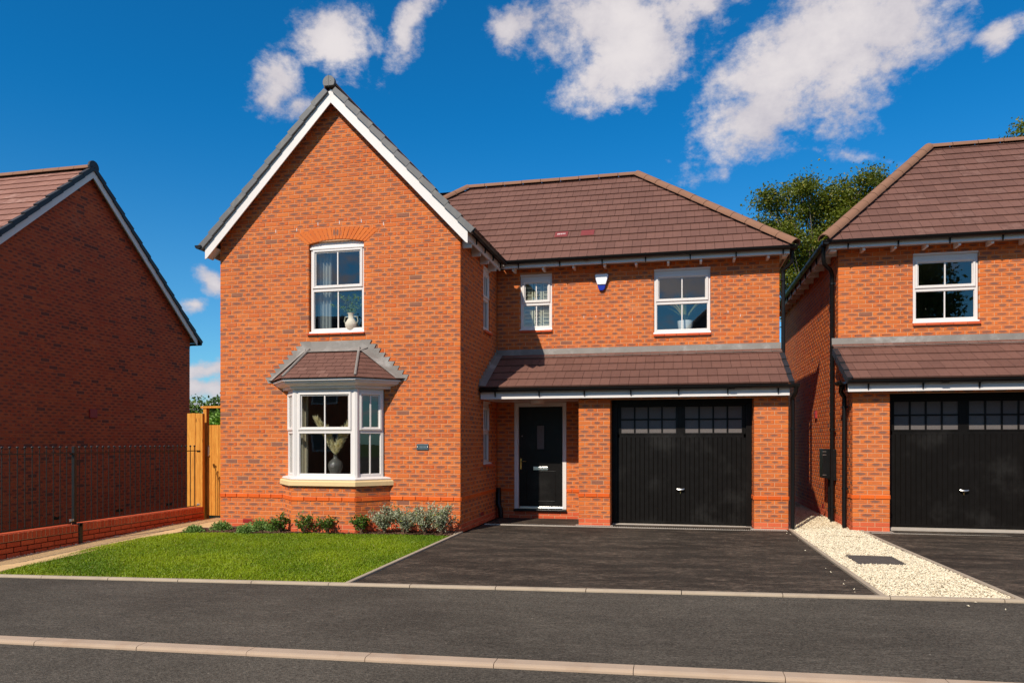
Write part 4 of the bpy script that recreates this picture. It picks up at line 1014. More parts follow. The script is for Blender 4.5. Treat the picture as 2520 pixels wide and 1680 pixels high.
# --- front door
b = MB(FM); frame_ring(b, DOOR[0], DOOR[1], DOOR[2] + .03, DOOR[3], .085, .075, .0, .08, -.07, .012); dr = b.build('front_door', 'white', house, bevel=.004)
tag(dr, 'black front door in a white frame with a small obscured pane')
x0, x1, z0, z1 = .448, 1.300, .225, 2.175
b = MB(FM); b.box(x0, x1, -.06, -.022, z0, z1)
for (p, q, r_, s_) in ((x0 + .26, x1 - .26, .33, .37), (x0 + .26, x1 - .26, .37, .37)): pass
leaf = b.build('door_leaf', 'door_black', dr, bevel=.003)
b = MB(FM); frame_ring(b, .78, .965, 1.335, 1.835, .022, .022, .022, .022, -.022, -.008); b.build('door_moulding', 'door_black', leaf, bevel=.003)
b = MB(FM); frame_ring(b, .58, 1.17, .335, .93, .014, .014, .014, .014, -.022, -.016); b.build('door_moulding', 'door_black', leaf, bevel=.003)
b = MB(FM); b.quad((.80, -.019, 1.355), (.945, -.019, 1.355), (.945, -.019, 1.815), (.80, -.019, 1.815)); b.build('door_glass', 'glass_obscure', leaf, recalc=False)
b = MB(FM); b.box(.73, 1.02, -.022, -.006, .95, 1.015); b.box(.742, 1.008, -.006, -.003, .962, 1.003); b.build('letter_box', 'chrome', leaf, bevel=.004)
b = MB(FM); b.box(.466, .496, -.022, -.012, .965, 1.17); b.tube([(.481, -.012, 1.115), (.481, .03, 1.115)], .010, 8); b.tube([(.481, .03, 1.115), (.60, .032, 1.118)], .010, 8); b.build('door_handle', 'brass', leaf, smooth=True)
b = MB(FM); b.sphere((.505, -.02, 1.61), .012, 8, 6); b.build('spy_hole', 'chrome', leaf)
b = MB(FM); b.box(x0 - .005, x1 + .008, -.06, .004, .195, .222); b.box(x0 - .005, x1 + .008, -.06, -.010, .222, .238); b.build('threshold', 'chrome', dr, bevel=.003)
b = MB(FM); b.box(DOOR[0] - .012, DOOR[1] + .006, -.05, .055, .15, .186); b.build('door_step', 'black_plastic', dr, bevel=.006)

# --- garage door
def garage(house, x0, x1, dz, label):
    Yg = YP + .36; F = FRONT(Yg, 0, dz); b = MB(F); frame_ring(b, x0 + .004, x1 - .004, .015, 2.33, .095, .095, .0, .173, -.05, .02)
    b.box(x0 + .05, x1 - .05, -.02, .035, 2.14, 2.17)
    g = b.build('garage_door', 'door_black', house, bevel=.004); tag(g, label)
    a0, a1, c0, c1 = x0 + .10, x1 - .10, .055, 2.150
    b = MB(F); xm = (a0 + a1) / 2; d = -.035
    # ribbed panel: pressed vertical ribs, a smooth centre stile and window surrounds
    n = 28; wd = (a1 - a0) / n
    zt = 1.585
    for k in range(n):
        u0, u1 = a0 + wd * k, a0 + wd * (k + 1); f_ = .012
        vs = [(u0, d, c0), (u0 + f_, d + .012, c0), (u1 - f_ * .3, d + .012, c0), (u1, d, c0), (u0, d, zt), (u0 + f_, d + .012, zt), (u1 - f_ * .3, d + .012, zt), (u1, d, zt)]
        b.add(vs, [(0, 1, 5, 4), (1, 2, 6, 5), (2, 3, 7, 6), (4, 5, 6, 7)])
    b.box(a0, a1, d - .01, d + .0135, zt - .02, zt + .04); b.box(a0, a1, d - .01, d + .0135, c1 - .02, c1); b.box(a0, a0 + .035, d - .01, d + .0135, c0, c1); b.box(a1 - .035, a1, d - .01, d + .0135, c0, c1)
    b.box(xm - .05, xm + .05, d - .01, d + .0132, zt, c1); b.box(a0, a1, d - .01, d + .0133, c0 - .01, c0 + .02)
    b.add([(a0 - .02, d - .03, c0 - .03), (a1 + .02, d - .03, c0 - .03), (a1 + .02, d - .03, c1 + .05), (a0 - .02, d - .03, c1 + .05)], [(0, 1, 2, 3)])
    panel = b.build('door_panel', 'door_black', g)
    for (u0, u1) in ((a0 + .035, xm - .05), (xm + .05, a1 - .035)):
        z0, z1 = zt + .032, c1 - .012
        b = MB(F); frame_ring(b, u0, u1, z0, z1, .03, .03, .03, .03, d - .005, d + .02)
        for k in range(1, 4): xx = u0 + .03 + (u1 - u0 - .06) * k / 4; b.box(xx - .014, xx + .014, d - .004, d + .017, z0 + .03, z1 - .03)
        zz = z0 + .03 + (z1 - z0 - .06) * .52; b.box(u0 + .03, u1 - .03, d - .004, d + .0165, zz - .013, zz + .013)
        pf = b.build('pane_frame', 'door_black', g, bevel=.003)
        for k in range(4):
            for (p, q) in ((z0 + .03, zz), (zz, z1 - .03)):
                e0, e1 = u0 + .03 + (u1 - u0 - .06) * k / 4, u0 + .03 + (u1 - u0 - .06) * (k + 1) / 4
                m_ = MB(F); dd = d + .0005 * (k % 2) + .0011 * (p > zz - .01); m_.quad((e0, dd, p), (e1, dd, p), (e1, dd, q), (e0, dd, q)); m_.build('pane', 'glass_obscure', pf, recalc=False)
    b = MB(F); b.tube([(xm - .065, d + .045, .655), (xm - .03, d + .055, .645), (xm + .03, d + .055, .645), (xm + .065, d + .045, .655)], [.012, .018, .018, .012], 8); b.tube([(xm, d, .645), (xm, d + .05, .645)], .011, 8); b.build('handle', 'chrome', g, smooth=True)
    b = MB(F); b.tube([(xm, d + .01, .60), (xm, d + .028, .60)], .013, 8); b.tube([(xm, d + .026, .598), (xm, d + .028, .572)], .006, 6); b.build('lock', 'brass', g, smooth=True)
    b = MB(F); b.box(x0 + .01, x1 - .01, -.05, .12, -.02, .024); b.build('threshold', 'concrete', g, bevel=.004)
garage(house, GAR[0], GAR[1], .01, 'black ribbed up-and-over garage door with two rows of small panes')
# concrete skirts under the piers and the slot drain
def skirt(x0, x1, dz, house):
    b = MB(); b.box(x0 - .06, x1 + .05, YP - .10, YP + .06, -.05, .030 + dz); b.build('pier_footing', 'concrete', house, bevel=.012)
skirt(1.762, 2.318, 0, house); skirt(4.730, 5.20, 0.008, house)
def slot_drain(x0, x1, y, z):
    root = bpy.data.objects.new('slot_drain', None); link(root, None, ((x0 + x1) / 2, y, z)); root['kind'] = 'structure'
    b = MB(); b.box(x0, x1, y - .055, y + .055, z - .1, z + .001); b.build('drain_channel', 'concrete', root)
    b = MB(); n = int((x1 - x0) / .03)
    for i in range(n): b.box(x0 + .03 * i, x0 + .03 * i + .018, y - .04, y + .04, z, z + .004)
    o = b.build('drain_grating', 'black_iron', root); o['kind'] = 'stuff'
slot_drain(.1, 5.24, 1.215, .033); slot_drain(6.5, 9.6, 1.215, .046)
# interior seen through the panes
b = MB()
def room(x0, x1, y0, y1, z0, z1): b.add([(x0, y0, z0), (x1, y0, z0), (x1, y1, z0), (x0, y1, z0), (x0, y0, z1), (x1, y0, z1), (x1, y1, z1), (x0, y1, z1)], [(0, 1, 2, 3), (4, 7, 6, 5), (1, 2, 6, 5), (2, 3, 7, 6), (3, 0, 4, 7)])
room(-4.30, -.14, .15, 5.2, .28, 2.45); room(-4.30, -.14, .15, 5.2, 2.72, 5.2); room(.14, 2.0, YM + .15, 6, 2.75, 5.0); room(2.1, 5.14, YM + .15, 6, 2.75, 5.0)
b.add([(BX - aw, .0, 2.42), (BX + aw, .0, 2.42), (BX + af, -ap + .03, 2.42), (BX - af, -ap + .03, 2.42)], [(0, 1, 2, 3)])
b.add([(BX - aw + .03, .0, .905), (BX + aw - .03, .0, .905), (BX + af - .02, -ap + .05, .905), (BX - af + .02, -ap + .05, .905)], [(0, 1, 2, 3)])
b.build('interior_wall', 'interior', house, recalc=False)

# ================================================================ RIGHT HOUSE
D = .045; RX0, RX1 = 6.27, 12.6
rh = empty('brick_house', (9.4, 3.5, D), 'orange brick house with hipped brown roof next to the narrow gravel passage', 'house', 'new brick houses')
bw = Brickwork(); FMr = FRONT(YM); FPr = FRONT(YP)
WR = (7.485, 8.515, 3.49 + D, 4.72 + D); GR = (6.832, 9.244, -.05, 2.235 + D)
bw.wall(FMr, RX0, RX1, 2.6, 4.87 + D, [WR], z_off=D)
bw.wall(FPr, RX0, RX1, 0 + D - .03, 2.275 + D, [GR], z_off=D)
FL = FR((RX0, 0, 0), (0, -1, 0), (-1, 0, 0))
bw.wall(FL, -9.6, -YM - .003, D - .03, 4.87 + D, z_off=D, string=-1); bw.wall(FL, -YM, -YP - .003, D - .03, 2.98 + D, z_off=D, string=-1, gable=lambda z: (-YM, -max(YP + .003, 1.16 + (z - 2.43 - D) / .534)), outline=[(-YP, -.1), (-YM, -.1), (-YM, 3.10 + D), (-YP, 2.54 + D)])
for k in range(3):    # short return of the string course
    bw.rec.append((FL, -YP - .003 - .055 - .11 * k, D + .5575, .10, .065, .012, KSTR, .1))
bw.wall(FR((6.832, 0, 0), (0, 1, 0), (1, 0, 0)), YP + .004, YP + .44, D - .03, 2.235 + D, z_off=D)
wall = bw.finish(rh)
for x, z in ((2.05, .11 + D), (3.9, .19 + D), (7.2, .19 + D)):
    b = MB(FL); b.box(-x - .10, -x + .10, -.05, .004, z - .03, z + .03); b.build('air_brick', 'vent_red', wall)
b = MB(FL); b.box(-4.66, -4.50, -.02, .035, 1.98, 2.13); b.build('wall_vent', 'vent_red', wall, bevel=.006)
for i in range(6): 
    b = MB(FMr); x = 6.55 + .45 * i; b.box(x - .005, x + .005, -.01, .0015, 3.325 + D, 3.337 + D); b.build('weep_vent', 'black_plastic', wall)
window(rh, FMr, WR[0] + .004, WR[1] - .004, 3.55 + D, 4.715 + D, .475, d=-.03, head=.11, hood=True); tile_sill(rh, FMr, WR[0] - .005, WR[1] + .03, 3.518 + D, 5)
T = Tiling(); ez = 4.93 + D; rz = 7.48
roofplane(T, [(5.985, 2.10, ez), (RX1 + .2, 2.10, ez), (RX1 + .2, 5.0, rz), (8.50, 5.0, rz)], .288, .33, .034, True, .11)
roofplane(T, [(5.985, 9.9, ez), (5.985, 2.10, ez), (8.50, 5.0, rz), (8.50, 7.0, rz)], .288, .33, .034, True)
rr_ = T.finish(rh)
b = MB(); b.add([(5.985, 9.9, ez), (RX1 + .2, 9.9, ez), (RX1 + .2, 5.0, rz), (8.5, 5.0, rz), (8.5, 7.0, rz)], [(0, 1, 2, 3, 4)]); b.build('rear_slope', 'tile', rr_)
cap_run(rr_, (8.46, 5.0, rz + .03), (RX1, 5.0, rz + .03), (0, 0, 1), .105, .44)
cap_run(rr_, (5.955, 2.075, ez + .035), (8.50, 5.0, rz + .045), (-.4, -.4, 1), .115, .40, 'hip_tile')
b = MB(); b.box(6.06, RX1, 2.195, 2.217, 4.83 + D, 4.945 + D); b.build('fascia', 'white', rh)
b = MB(); b.box(6.06, 6.082, 2.22, 9.8, 4.83 + D, 4.945 + D); b.build('fascia', 'white', rh)
b = MB(); b.box(6.085, RX1, 2.22, 2.49, 4.875 + D, 4.885 + D); b.box(6.085, RX0, 2.49, 9.7, 4.875 + D, 4.885 + D); b.build('soffit_board', 'white', rh)
for k in range(11):
    b = MB(FMr); x0 = 6.62 + .50 * k; b.box(x0, x0 + .042, 0, .245, 4.785 + D, 4.872 + D); b.build('rafter_foot', 'white', rh, bevel=.003)
for k in range(12):
    b = MB(FL); y0 = -2.62 - .58 * k; b.box(y0, y0 + .042, 0, .185, 4.785 + D, 4.872 + D); b.build('rafter_foot', 'white', rh, bevel=.003)
b = MB(); b.box(6.09, 6.20, 2.25, 2.44, 4.79 + D, 4.872 + D); b.build('rafter_foot', 'white', rh, bevel=.01)
gutter(rh, (5.95, 2.135, 4.955 + D), (RX1, 2.135, 4.955 + D), (0, -1, 0), .80, (True, True), .42)
gutter(rh, (6.0, 9.8, 4.955 + D), (6.0, 2.10, 4.955 + D), (-1, 0, 0), .62, (True, True), .3)
downpipe(rh, [(6.0, 2.36, 4.93 + D), (6.0, 2.36, 4.70 + D), (6.02, 2.40, 4.62 + D), (6.17, 2.62, 4.54 + D), (6.20, 2.66, 4.46 + D), (6.20, 2.66, .05)], (1, 0, 0), (4.35, 1.72, .32))
tl = Tiling(); lean_to(rh, 6.16, RX1, D, tl, False, 'left'); tl.finish(rh, 'porch_roof', 60)
gutter(rh, (6.14, 1.135, 2.445 + D), (RX1, 1.135, 2.445 + D), (0, -1, 0), .80, (False, True), .32, (1.42,))
gutter(rh, (6.10, 1.135, 2.445 + D), (6.10, 1.62, 2.445 + D), (-1, 0, 0), .18, (False, True), .12)
downpipe(rh, [(6.12, 1.50, 2.42), (6.12, 1.55, 2.33), (6.20, 1.66, 2.24), (6.20, 1.67, .06)], (1, 0, 0), (2.08, .72))
garage(rh, GR[0], GR[1], .01 + D, 'black garage door beside the gravel strip')
skirt(6.36, 6.832, .015, rh)
b = MB()
room(6.42, 12.4, YM + .15, 8, 2.78, 5.0); b.build('interior_wall', 'interior', rh, recalc=False)
# meter box and conduits
mbx = MB(FL); mbx.box(-3.20, -2.62, .004, .06, .80, 1.36); meter = mbx.build('meter_box', 'black_plastic', None, bevel=.006); tag(meter, 'black meter box with hinged cover on the side wall of the passage', 'meter box')
b = MB(FL); b.box(-3.19, -2.86, .06, .19, .83, 1.37); b.build('cover', 'black_plastic', meter, bevel=.008)
for z in (1.25, 1.31, .88): b = MB(FL); b.box(-2.868, -2.852, .13, .193, z, z + .018); b.build('hinge', 'chrome', meter)
for i, (y_, r_) in enumerate(((-3.06, .022), (-2.76, .018))):
    b = MB(FL); b.tube([(y_, .045, .81), (y_, .045, .05)], r_, 10)
    for z in (.55, .22): b.tube([(y_, .045, z - .01), (y_, .045, z + .01)], r_ + .008, 10)
    tag(b.build('conduit', 'black_plastic', None, smooth=True), ['black conduit pipe under the hinged cover of the meter box', 'thin conduit between the meter box and the downpipe'][i], 'pipe', 'meter box conduits')

# ================================================================ LEFT HOUSE
LX = -10.6; LZ = -.42
lh = empty('brick_house', (LX - 3.5, 3.83, LZ), 'dark red brick house whose shaded gable stands behind the iron railing', 'house', 'new brick houses')
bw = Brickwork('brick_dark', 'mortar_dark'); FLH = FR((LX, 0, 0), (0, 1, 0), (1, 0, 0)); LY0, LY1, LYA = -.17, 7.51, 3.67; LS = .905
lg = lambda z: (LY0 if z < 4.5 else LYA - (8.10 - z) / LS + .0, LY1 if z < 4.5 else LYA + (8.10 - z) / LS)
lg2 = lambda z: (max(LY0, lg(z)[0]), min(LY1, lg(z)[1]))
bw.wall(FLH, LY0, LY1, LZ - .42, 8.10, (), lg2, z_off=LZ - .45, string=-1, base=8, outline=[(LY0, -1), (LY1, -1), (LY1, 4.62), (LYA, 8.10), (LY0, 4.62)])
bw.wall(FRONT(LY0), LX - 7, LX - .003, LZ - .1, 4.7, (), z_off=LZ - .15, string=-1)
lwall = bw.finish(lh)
b = MB(FLH); b.box(3.70, 3.94, -.02, .03, 2.08, 2.30); b.build('wall_vent', 'vent_red', lwall, bevel=.01)
for y_ in (2.75, 4.7, 6.6): b = MB(FLH); b.box(y_ - .12, y_ + .12, -.02, .004, -.31, -.245); b.build('air_brick', 'black_plastic', lwall)
T = Tiling('tile_pale'); rzl = 8.14; ezl = rzl - (LYA - (-.42)) * LS
roofplane(T, [(-19, -.42, ezl), (LX + .10, -.42, ezl), (LX + .10, LYA, rzl), (-19, LYA, rzl)], .31, .33, .036, True)
lr = T.finish(lh, limit=250)
b = MB(); b.add([(-19, 7.76, ezl), (LX + .10, 7.76, ezl), (LX + .10, LYA, rzl), (-19, LYA, rzl)], [(0, 1, 2, 3)]); b.build('rear_slope', 'tile', lr)
cap_run(lr, (-19, LYA, rzl + .03), (LX + .14, LYA, rzl + .03), (0, 0, 1), .12, .45)
Fg = FR((LX + .16, 0, 0), (0, 1, 0), (1, 0, 0))
b = MB(Fg); b.prism([(LYA + .155 * math.cos(a), rzl + .055 + .155 * math.sin(a)) for a in [2 * math.pi * k / 18 for k in range(18)] if math.sin(a) > -.8], -.03, .02); b.build('ridge_end_cap', 'verge_dark', lh)
thl = math.atan(LS)
for s_ in (-1, 1):
    nst = 13; sl = 4.12 / math.cos(thl) / nst
    for k in range(nst):
        fr = lambda p, s_=s_: Vector((LX + .20, LYA + s_ * 4.12, rzl - 4.12 * LS)) + Vector((0, -s_ * math.cos(thl), math.sin(thl))) * p[0] + Vector((-1, 0, 0)) * p[1] + Vector((0, s_ * math.sin(thl), math.cos(thl))) * p[2]
        b = MB(fr); a0 = k * sl; a1 = a0 + sl + .012
        b.add([(a0, 0, -.008), (a1, .004, -.022), (a1, .004, .07), (a0, 0, .10), (a0, .12, -.01), (a1, .12, -.022), (a1, .12, .066), (a0, .12, .10)], [(0, 1, 2, 3), (3, 2, 6, 7), (0, 3, 7, 4), (1, 5, 6, 2), (0, 4, 5, 1), (4, 7, 6, 5)]); b.build('verge_cap', 'verge_dark', lh)
    Y_ = lambda a: LYA + s_ * a
    b = MB(Fg); b.prism([(Y_(0), 7.935), (Y_(3.93), 7.935 - 3.93 * LS), (Y_(3.97), 4.34), (Y_(3.97), 4.55), (Y_(0), 8.145)], -.022, .001 * s_); bb = b.build('barge_board', 'white', lh)
    b = MB(); b.add([(LX + .14, Y_(0), 8.115), (LX + .14, Y_(3.9), 8.115 - 3.9 * LS), (LX - .01, Y_(3.9), 8.115 - 3.9 * LS), (LX - .01, Y_(0), 8.115)], [(0, 1, 2, 3)]); b.build('soffit_board', 'white', bb)
gutter(lh, (LX + .16, LYA + 4.12, 4.43), (-16, LYA + 4.12, 4.43), (0, 1, 0), .8, (True, False))

# ================================================================ LOW WALL, RAILING, GATE
lw = empty('garden_wall', (-5.58, -1.3, -.05), 'low red brick wall topped with brick on edge under the iron railing', 'wall')
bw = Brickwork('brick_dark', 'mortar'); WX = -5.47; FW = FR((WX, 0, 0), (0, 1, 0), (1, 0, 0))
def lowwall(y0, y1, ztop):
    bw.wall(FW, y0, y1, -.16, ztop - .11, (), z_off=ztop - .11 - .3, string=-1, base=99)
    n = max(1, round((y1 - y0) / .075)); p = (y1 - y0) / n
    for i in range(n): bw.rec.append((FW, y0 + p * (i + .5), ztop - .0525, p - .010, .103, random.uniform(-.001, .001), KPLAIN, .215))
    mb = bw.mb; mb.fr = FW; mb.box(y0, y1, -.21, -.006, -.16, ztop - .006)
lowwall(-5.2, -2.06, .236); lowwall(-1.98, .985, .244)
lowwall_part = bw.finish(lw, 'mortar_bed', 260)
rail = empty('iron_railing', (-5.56, -1.2, .24), 'black iron railing with ball finials on the low brick wall', 'railing')
RXX = -5.56
for (y0, y1) in ((-5.2, -2.10), (-1.99, .93)):
    for z in (1.328, .272):
        b = MB(); b.box(RXX - .005, RXX + .005, y0, y1, z - .010, z + .006) if z > 1 else b.box(RXX - .02, RXX + .02, y0, y1, z - .006, z + .006); b.build('rail', 'black_iron', rail)
bal = None; ys = [-2.19 - .1215 * k for k in range(25)] + [-1.95 + .1205 * k for k in range(24)]
for y_ in ys:
    if bal is None:
        b = MB(); b.tube([(0, 0, 0), (0, 0, 1.13)], .0078, 6); b.sphere((0, 0, 1.145), .019, 8, 6); bal = b.build('baluster', 'black_iron', rail, smooth=True); o = bal
    else: o = bpy.data.objects.new('baluster', bal.data); link(o, rail)
    o.location = Vector((RXX, y_, .272)) - WPOS[rail.name]; WPOS[o.name] = Vector((RXX, y_, .272))
b = MB(); b.box(RXX - .025, RXX + .025, -2.075, -2.025, .18, 1.43); b.build('post', 'black_iron', rail, bevel=.004)
b = MB(); b.box(RXX + .03, RXX + .10, -2.055, -1.985, -.12, .255); b.box(RXX - .02, RXX + .10, -2.06, -2.0, .20, .25); b.build('post_foot', 'black_iron', rail, bevel=.006)
for y_, z in ((-2.095, 1.315), (-2.095, .30), (.95, 1.315), (.95, .29)):
    b = MB(); b.box(RXX - .02, RXX + .02, y_ - .03, y_ + .03, z - .018, z + .018); b.tube([(RXX + .02, y_, z), (RXX + .034, y_, z)], .012, 8); b.build('rail_bracket', 'black_iron' if z > 1 else 'chrome', rail, bevel=.003)
fence = empty('timber_fence', (-5.8, 1.15, 0), 'short orange timber fence panel between the low wall and the gate', 'fence')
for k in range(3):
    b = MB(FRONT(1.12)); x0 = -5.94 + .096 * k; b.box(x0, x0 + .093, -.02 + .006 * (k % 2), .006 * (k % 2) + .002, .14 if k < 3 else 0, 2.055 + .004 * (k % 2)); b.build('board', 'timber', fence, bevel=.003)
b = MB(); b.box(-5.652, -5.60, 1.12, 1.19, -.05, 2.05); b.build('post', 'timber', fence, bevel=.003)
gate = empty('timber_gate', (-5.05, 1.27, 0), 'ledged timber side gate with vertical boards and steel bolt', 'gate')
for k in range(13):
    b = MB(FRONT(1.27)); x0 = -5.598 + .0855 * k; dd = .003 * (k % 2); b.box(x0, x0 + .082, -.02 - dd, .0 - dd, .045, 1.828); b.build('board', 'timber', gate, bevel=.004)
b = MB(); b.box(-5.59, -4.49, 1.295, 1.32, 1.55, 1.64); b.build('ledge', 'timber', gate); b = MB(); b.box(-5.59, -4.49, 1.295, 1.32, .25, .34); b.build('ledge', 'timber', gate)
b = MB(FRONT(1.27)); b.box(-5.585, -5.545, 0, .006, 1.21, 1.43); b.tube([(-5.565, .014, 1.24), (-5.565, .014, 1.40)], .008, 8); b.box(-5.58, -5.55, .006, .02, 1.27, 1.31); b.box(-5.585, -5.545, .004, .03, 1.215, 1.25); b.build('bolt', 'chrome', gate, bevel=.002)
gf = empty('gate_frame', (-5.1, 1.5, 0), 'timber gate posts and crossbar over the side gate', 'gate frame')
b = MB(); b.box(-5.735, -5.66, 1.33, 1.42, -.05, 2.165); b.build('post', 'timber', gf, bevel=.003)
b = MB(); b.box(-4.56, -4.46, 1.33, 1.42, -.05, 2.165); b.build('post', 'timber', gf, bevel=.003)
b = MB(); b.box(-5.78, -4.46, 1.31, 1.45, 2.165, 2.205); b.build('crossbar', 'timber', gf, bevel=.003)
bf = empty('timber_fence', (-6, 8.6, 0), 'shaded timber boundary fence behind the side gate', 'fence')
for k in range(34):
    b = MB(FRONT(8.6)); x0 = -10.4 + .155 * k; b.box(x0, x0 + .15, -.02 - .004 * (k % 2), -.004 * (k % 2), -.1, 1.86 + random.uniform(-.015, .015)); b.build('board', 'timber', bf)

# ================================================================ SMALL THINGS ON THE FRONT
b = MB(FRONT(YM)); al = [(1.930, 4.665), (1.955, 4.685), (2.17, 4.685), (2.198, 4.665), (2.19, 4.62), (2.118, 4.40), (2.09, 4.375), (2.035, 4.375), (2.01, 4.40), (1.94, 4.62)]
b.prism(al, .002, .055, 1)
cut = [(x, max(z, 4.47)) for x, z in al if z > 4.5]; up = clip2(al, 0, -1, -4.485)
b.prism([(2.064 + (x - 2.064) * .96, z) for x, z in up], .055, .075, 0)
tag(b.build('alarm_box', ['alarm_white', 'alarm_blue'], None, bevel=.008), 'white and blue burglar alarm box on the brick wall', 'alarm box')
b = MB(F0); b.box(-.756, -.552, .002, .016, 1.365, 1.465); pq = b.build('name_plaque', 'plaque', None, bevel=.002); tag(pq, 'small blue grey slate plaque on the gable wall', 'plaque')
for k, x in enumerate((-.70, -.675, -.65, -.625, -.60)):
    b = MB(F0); b.box(x, x + .016, .016, .0168, 1.405, 1.425); b.build('lettering', 'plaque_letter', pq)
for x in (-.744, -.564): b = MB(F0); b.sphere((x, .017, 1.415), .005, 6, 4); b.build('screw', 'chrome', pq)
b = MB(); b.lathe([(.0, -.07), (.115, -.068), (.135, -.05), (.14, -.004), (.14, 0), (0, 0)], (.92, 1.90, 2.266), 24); tag(b.build('porch_lamp', 'white', None, smooth=True), 'round white bulkhead lamp on the porch soffit', 'lamp')
mh = MB(); z_ = float(gz(5.8, -1.95)) + .012
mh.box(5.54, 6.07, -2.28, -1.60, z_ - .05, z_)
for i in range(12):
    for j in range(15):
        x, y_ = 5.565 + i * .042, -2.255 + j * .043; mh.box(x, x + .03, y_ + (.0 if i % 2 else .012), y_ + .012 + (.0 if i % 2 else .012), z_, z_ + .004)
simple('cast_iron', (.095, .080, .070), .8, .35, 14, .2); tag(mh.build('manhole_cover', 'cast_iron', None), 'dark square inspection cover set in the pale gravel', 'manhole cover')

# things behind the panes
def curtain(x0, x1, y, z0, z1, mat, label, amp=.03, waves=4):
    b = MB(); n = waves * 8; vs = []
    for i in range(n + 1):
        u = i / n; vs += [(x0 + (x1 - x0) * u, y + amp * math.sin(u * waves * 2 * math.pi), z0), (x0 + (x1 - x0) * u, y + amp * math.sin(u * waves * 2 * math.pi + .3), z1)]
    b.add(vs, [(2 * i, 2 * i + 2, 2 * i + 3, 2 * i + 1) for i in range(n)]); tag(b.build('curtain', mat, None, smooth=True, recalc=False), label, 'curtain')
curtain(-2.66, -2.40, .22, 2.75, 4.95, 'curtain_blue', 'pale grey curtain in the arched upstairs window')
curtain(-3.02, -2.72, -.03, .92, 2.40, 'curtain', 'beige curtain at the side of the bay window')
def pampas_vase(cx, cy, cz):
    root = empty('vase', (cx, cy, cz), 'dark round vase with pale pampas plumes in the bay window', 'vase')
    b = MB(); b.lathe([(0, 0), (.06, .0), (.07, .02), (.10, .10), (.125, .17), (.125, .21), (.10, .26), (.045, .30), (.034, .33), (.036, .365), (.045, .375), (.038, .375), (.028, .33), (0, .33)], (cx, cy, cz), 24); b.build('vase_body', 'vase_dark', root, smooth=True)
    for k, (tx, ty, h, wdt) in enumerate(((-.27, -.03, .88, .085), (-.15, .02, .66, .075), (.12, .0, .62, .075), (.27, -.03, .92, .085), (.22, .02, .78, .085))):
        n = 900; u = rng.random(n) ** .8; base = np.array([cx, cy, cz + .36]); tip = np.array([cx + tx, cy + ty, cz + .30 + h * .75])
        c = base + (tip - base) * u[:, None]; c[:, 0] += tx * .25 * u ** 2
        wd = wdt * np.sin(np.clip(u, .02, .98) * math.pi) ** .7
        ang = rng.random(n) * 2 * math.pi; rad = np.stack([np.cos(ang), np.sin(ang), np.zeros(n)], 1); ax = unit((tip - base)[None])[0]
        tg = unit(ax * 1.0 + rad * .55 + rng.normal(size=(n, 3)) * .1); pos = c + rad * wd[:, None] * .35 * rng.random((n, 1))
        v, f, kk = cards(pos, unit(np.cross(tg, rng.normal(size=(n, 3)))), tg, rng.uniform(.06, .12, n), np.full(n, .010), .1)
        np_mesh('plume', v, f, 'plume', root, rcol(n, kk))
pampas_vase(-2.10, -.25, .915)
def leafy_vase(cx, cy, cz):
    root = empty('vase', (cx, cy, cz), 'cream two-handled vase with feathery sprigs in the arched window', 'vase')
    b = MB(); b.lathe([(0, 0), (.07, 0), (.10, .05), (.105, .10), (.07, .16), (.05, .19), (.05, .25), (.065, .28), (.055, .28), (.04, .24), (0, .24)], (cx, cy, cz), 20)
    for s_ in (-1, 1): b.tube([(cx + s_ * .05, cy, cz + .22), (cx + s_ * .11, cy, cz + .215), (cx + s_ * .125, cy, cz + .15), (cx + s_ * .095, cy, cz + .09)], .012, 8)
    b.build('vase_body', 'vase_cream', root, smooth=True)
    for tx, tz in ((-.36, .20), (-.28, .42), (.10, .40), (.30, .38), (.38, .22), (-.05, .36)):
        n = 130; u = rng.random(n); p = np.stack([cx + tx * u, cy + rng.normal(size=n) * .015, cz + .26 + tz * np.sin(u * 2.0) * .8], 1); leaf_mesh('sprig', p, 'leaf_mound', root, .055, .3, .12)
leafy_vase(-1.98, .10, 3.42)
root = empty('potted_plant', (3.62, YM + .35, 3.5), 'spiky long-leaved plant in a white pot behind the upstairs window', 'plant')
b = MB(); b.lathe([(0, 0), (.10, 0), (.14, .20), (.15, .30), (.13, .30), (.12, .26), (0, .26)], (3.62, YM + .35, 3.5), 18); b.build('pot', 'alarm_white', root, smooth=True)
for k in range(22):
    a = random.uniform(-1, 1); yv = random.uniform(-.12, .12); h = random.uniform(.45, .85); b = MB(); vs = []
    for i in range(7):
        u = i / 6; x = 3.62 + a * .52 * u ** 1.2; z = 3.78 + h * (u - .45 * abs(a) * u * u); wv = .016 * (1 - u * .92); vs += [(x - wv, YM + .35 + yv * u, z), (x + wv, YM + .35 + yv * u, z)]
    b.add(vs, [(2 * i, 2 * i + 1, 2 * i + 3, 2 * i + 2) for i in range(6)]); o = b.build('leaf', 'leaf_spiky', root, recalc=False)
    at = o.data.attributes.new('bcol', 'FLOAT_COLOR', 'POINT'); at.data.foreach_set('color', np.tile([random.random(), .3, .5, 1], (len(o.data.vertices), 1)).astype(np.float32).ravel())
sh = empty('window_shutters', (.785, YM + .12, 3.7), 'cream louvred shutters behind the narrow upstairs window', 'shutters')
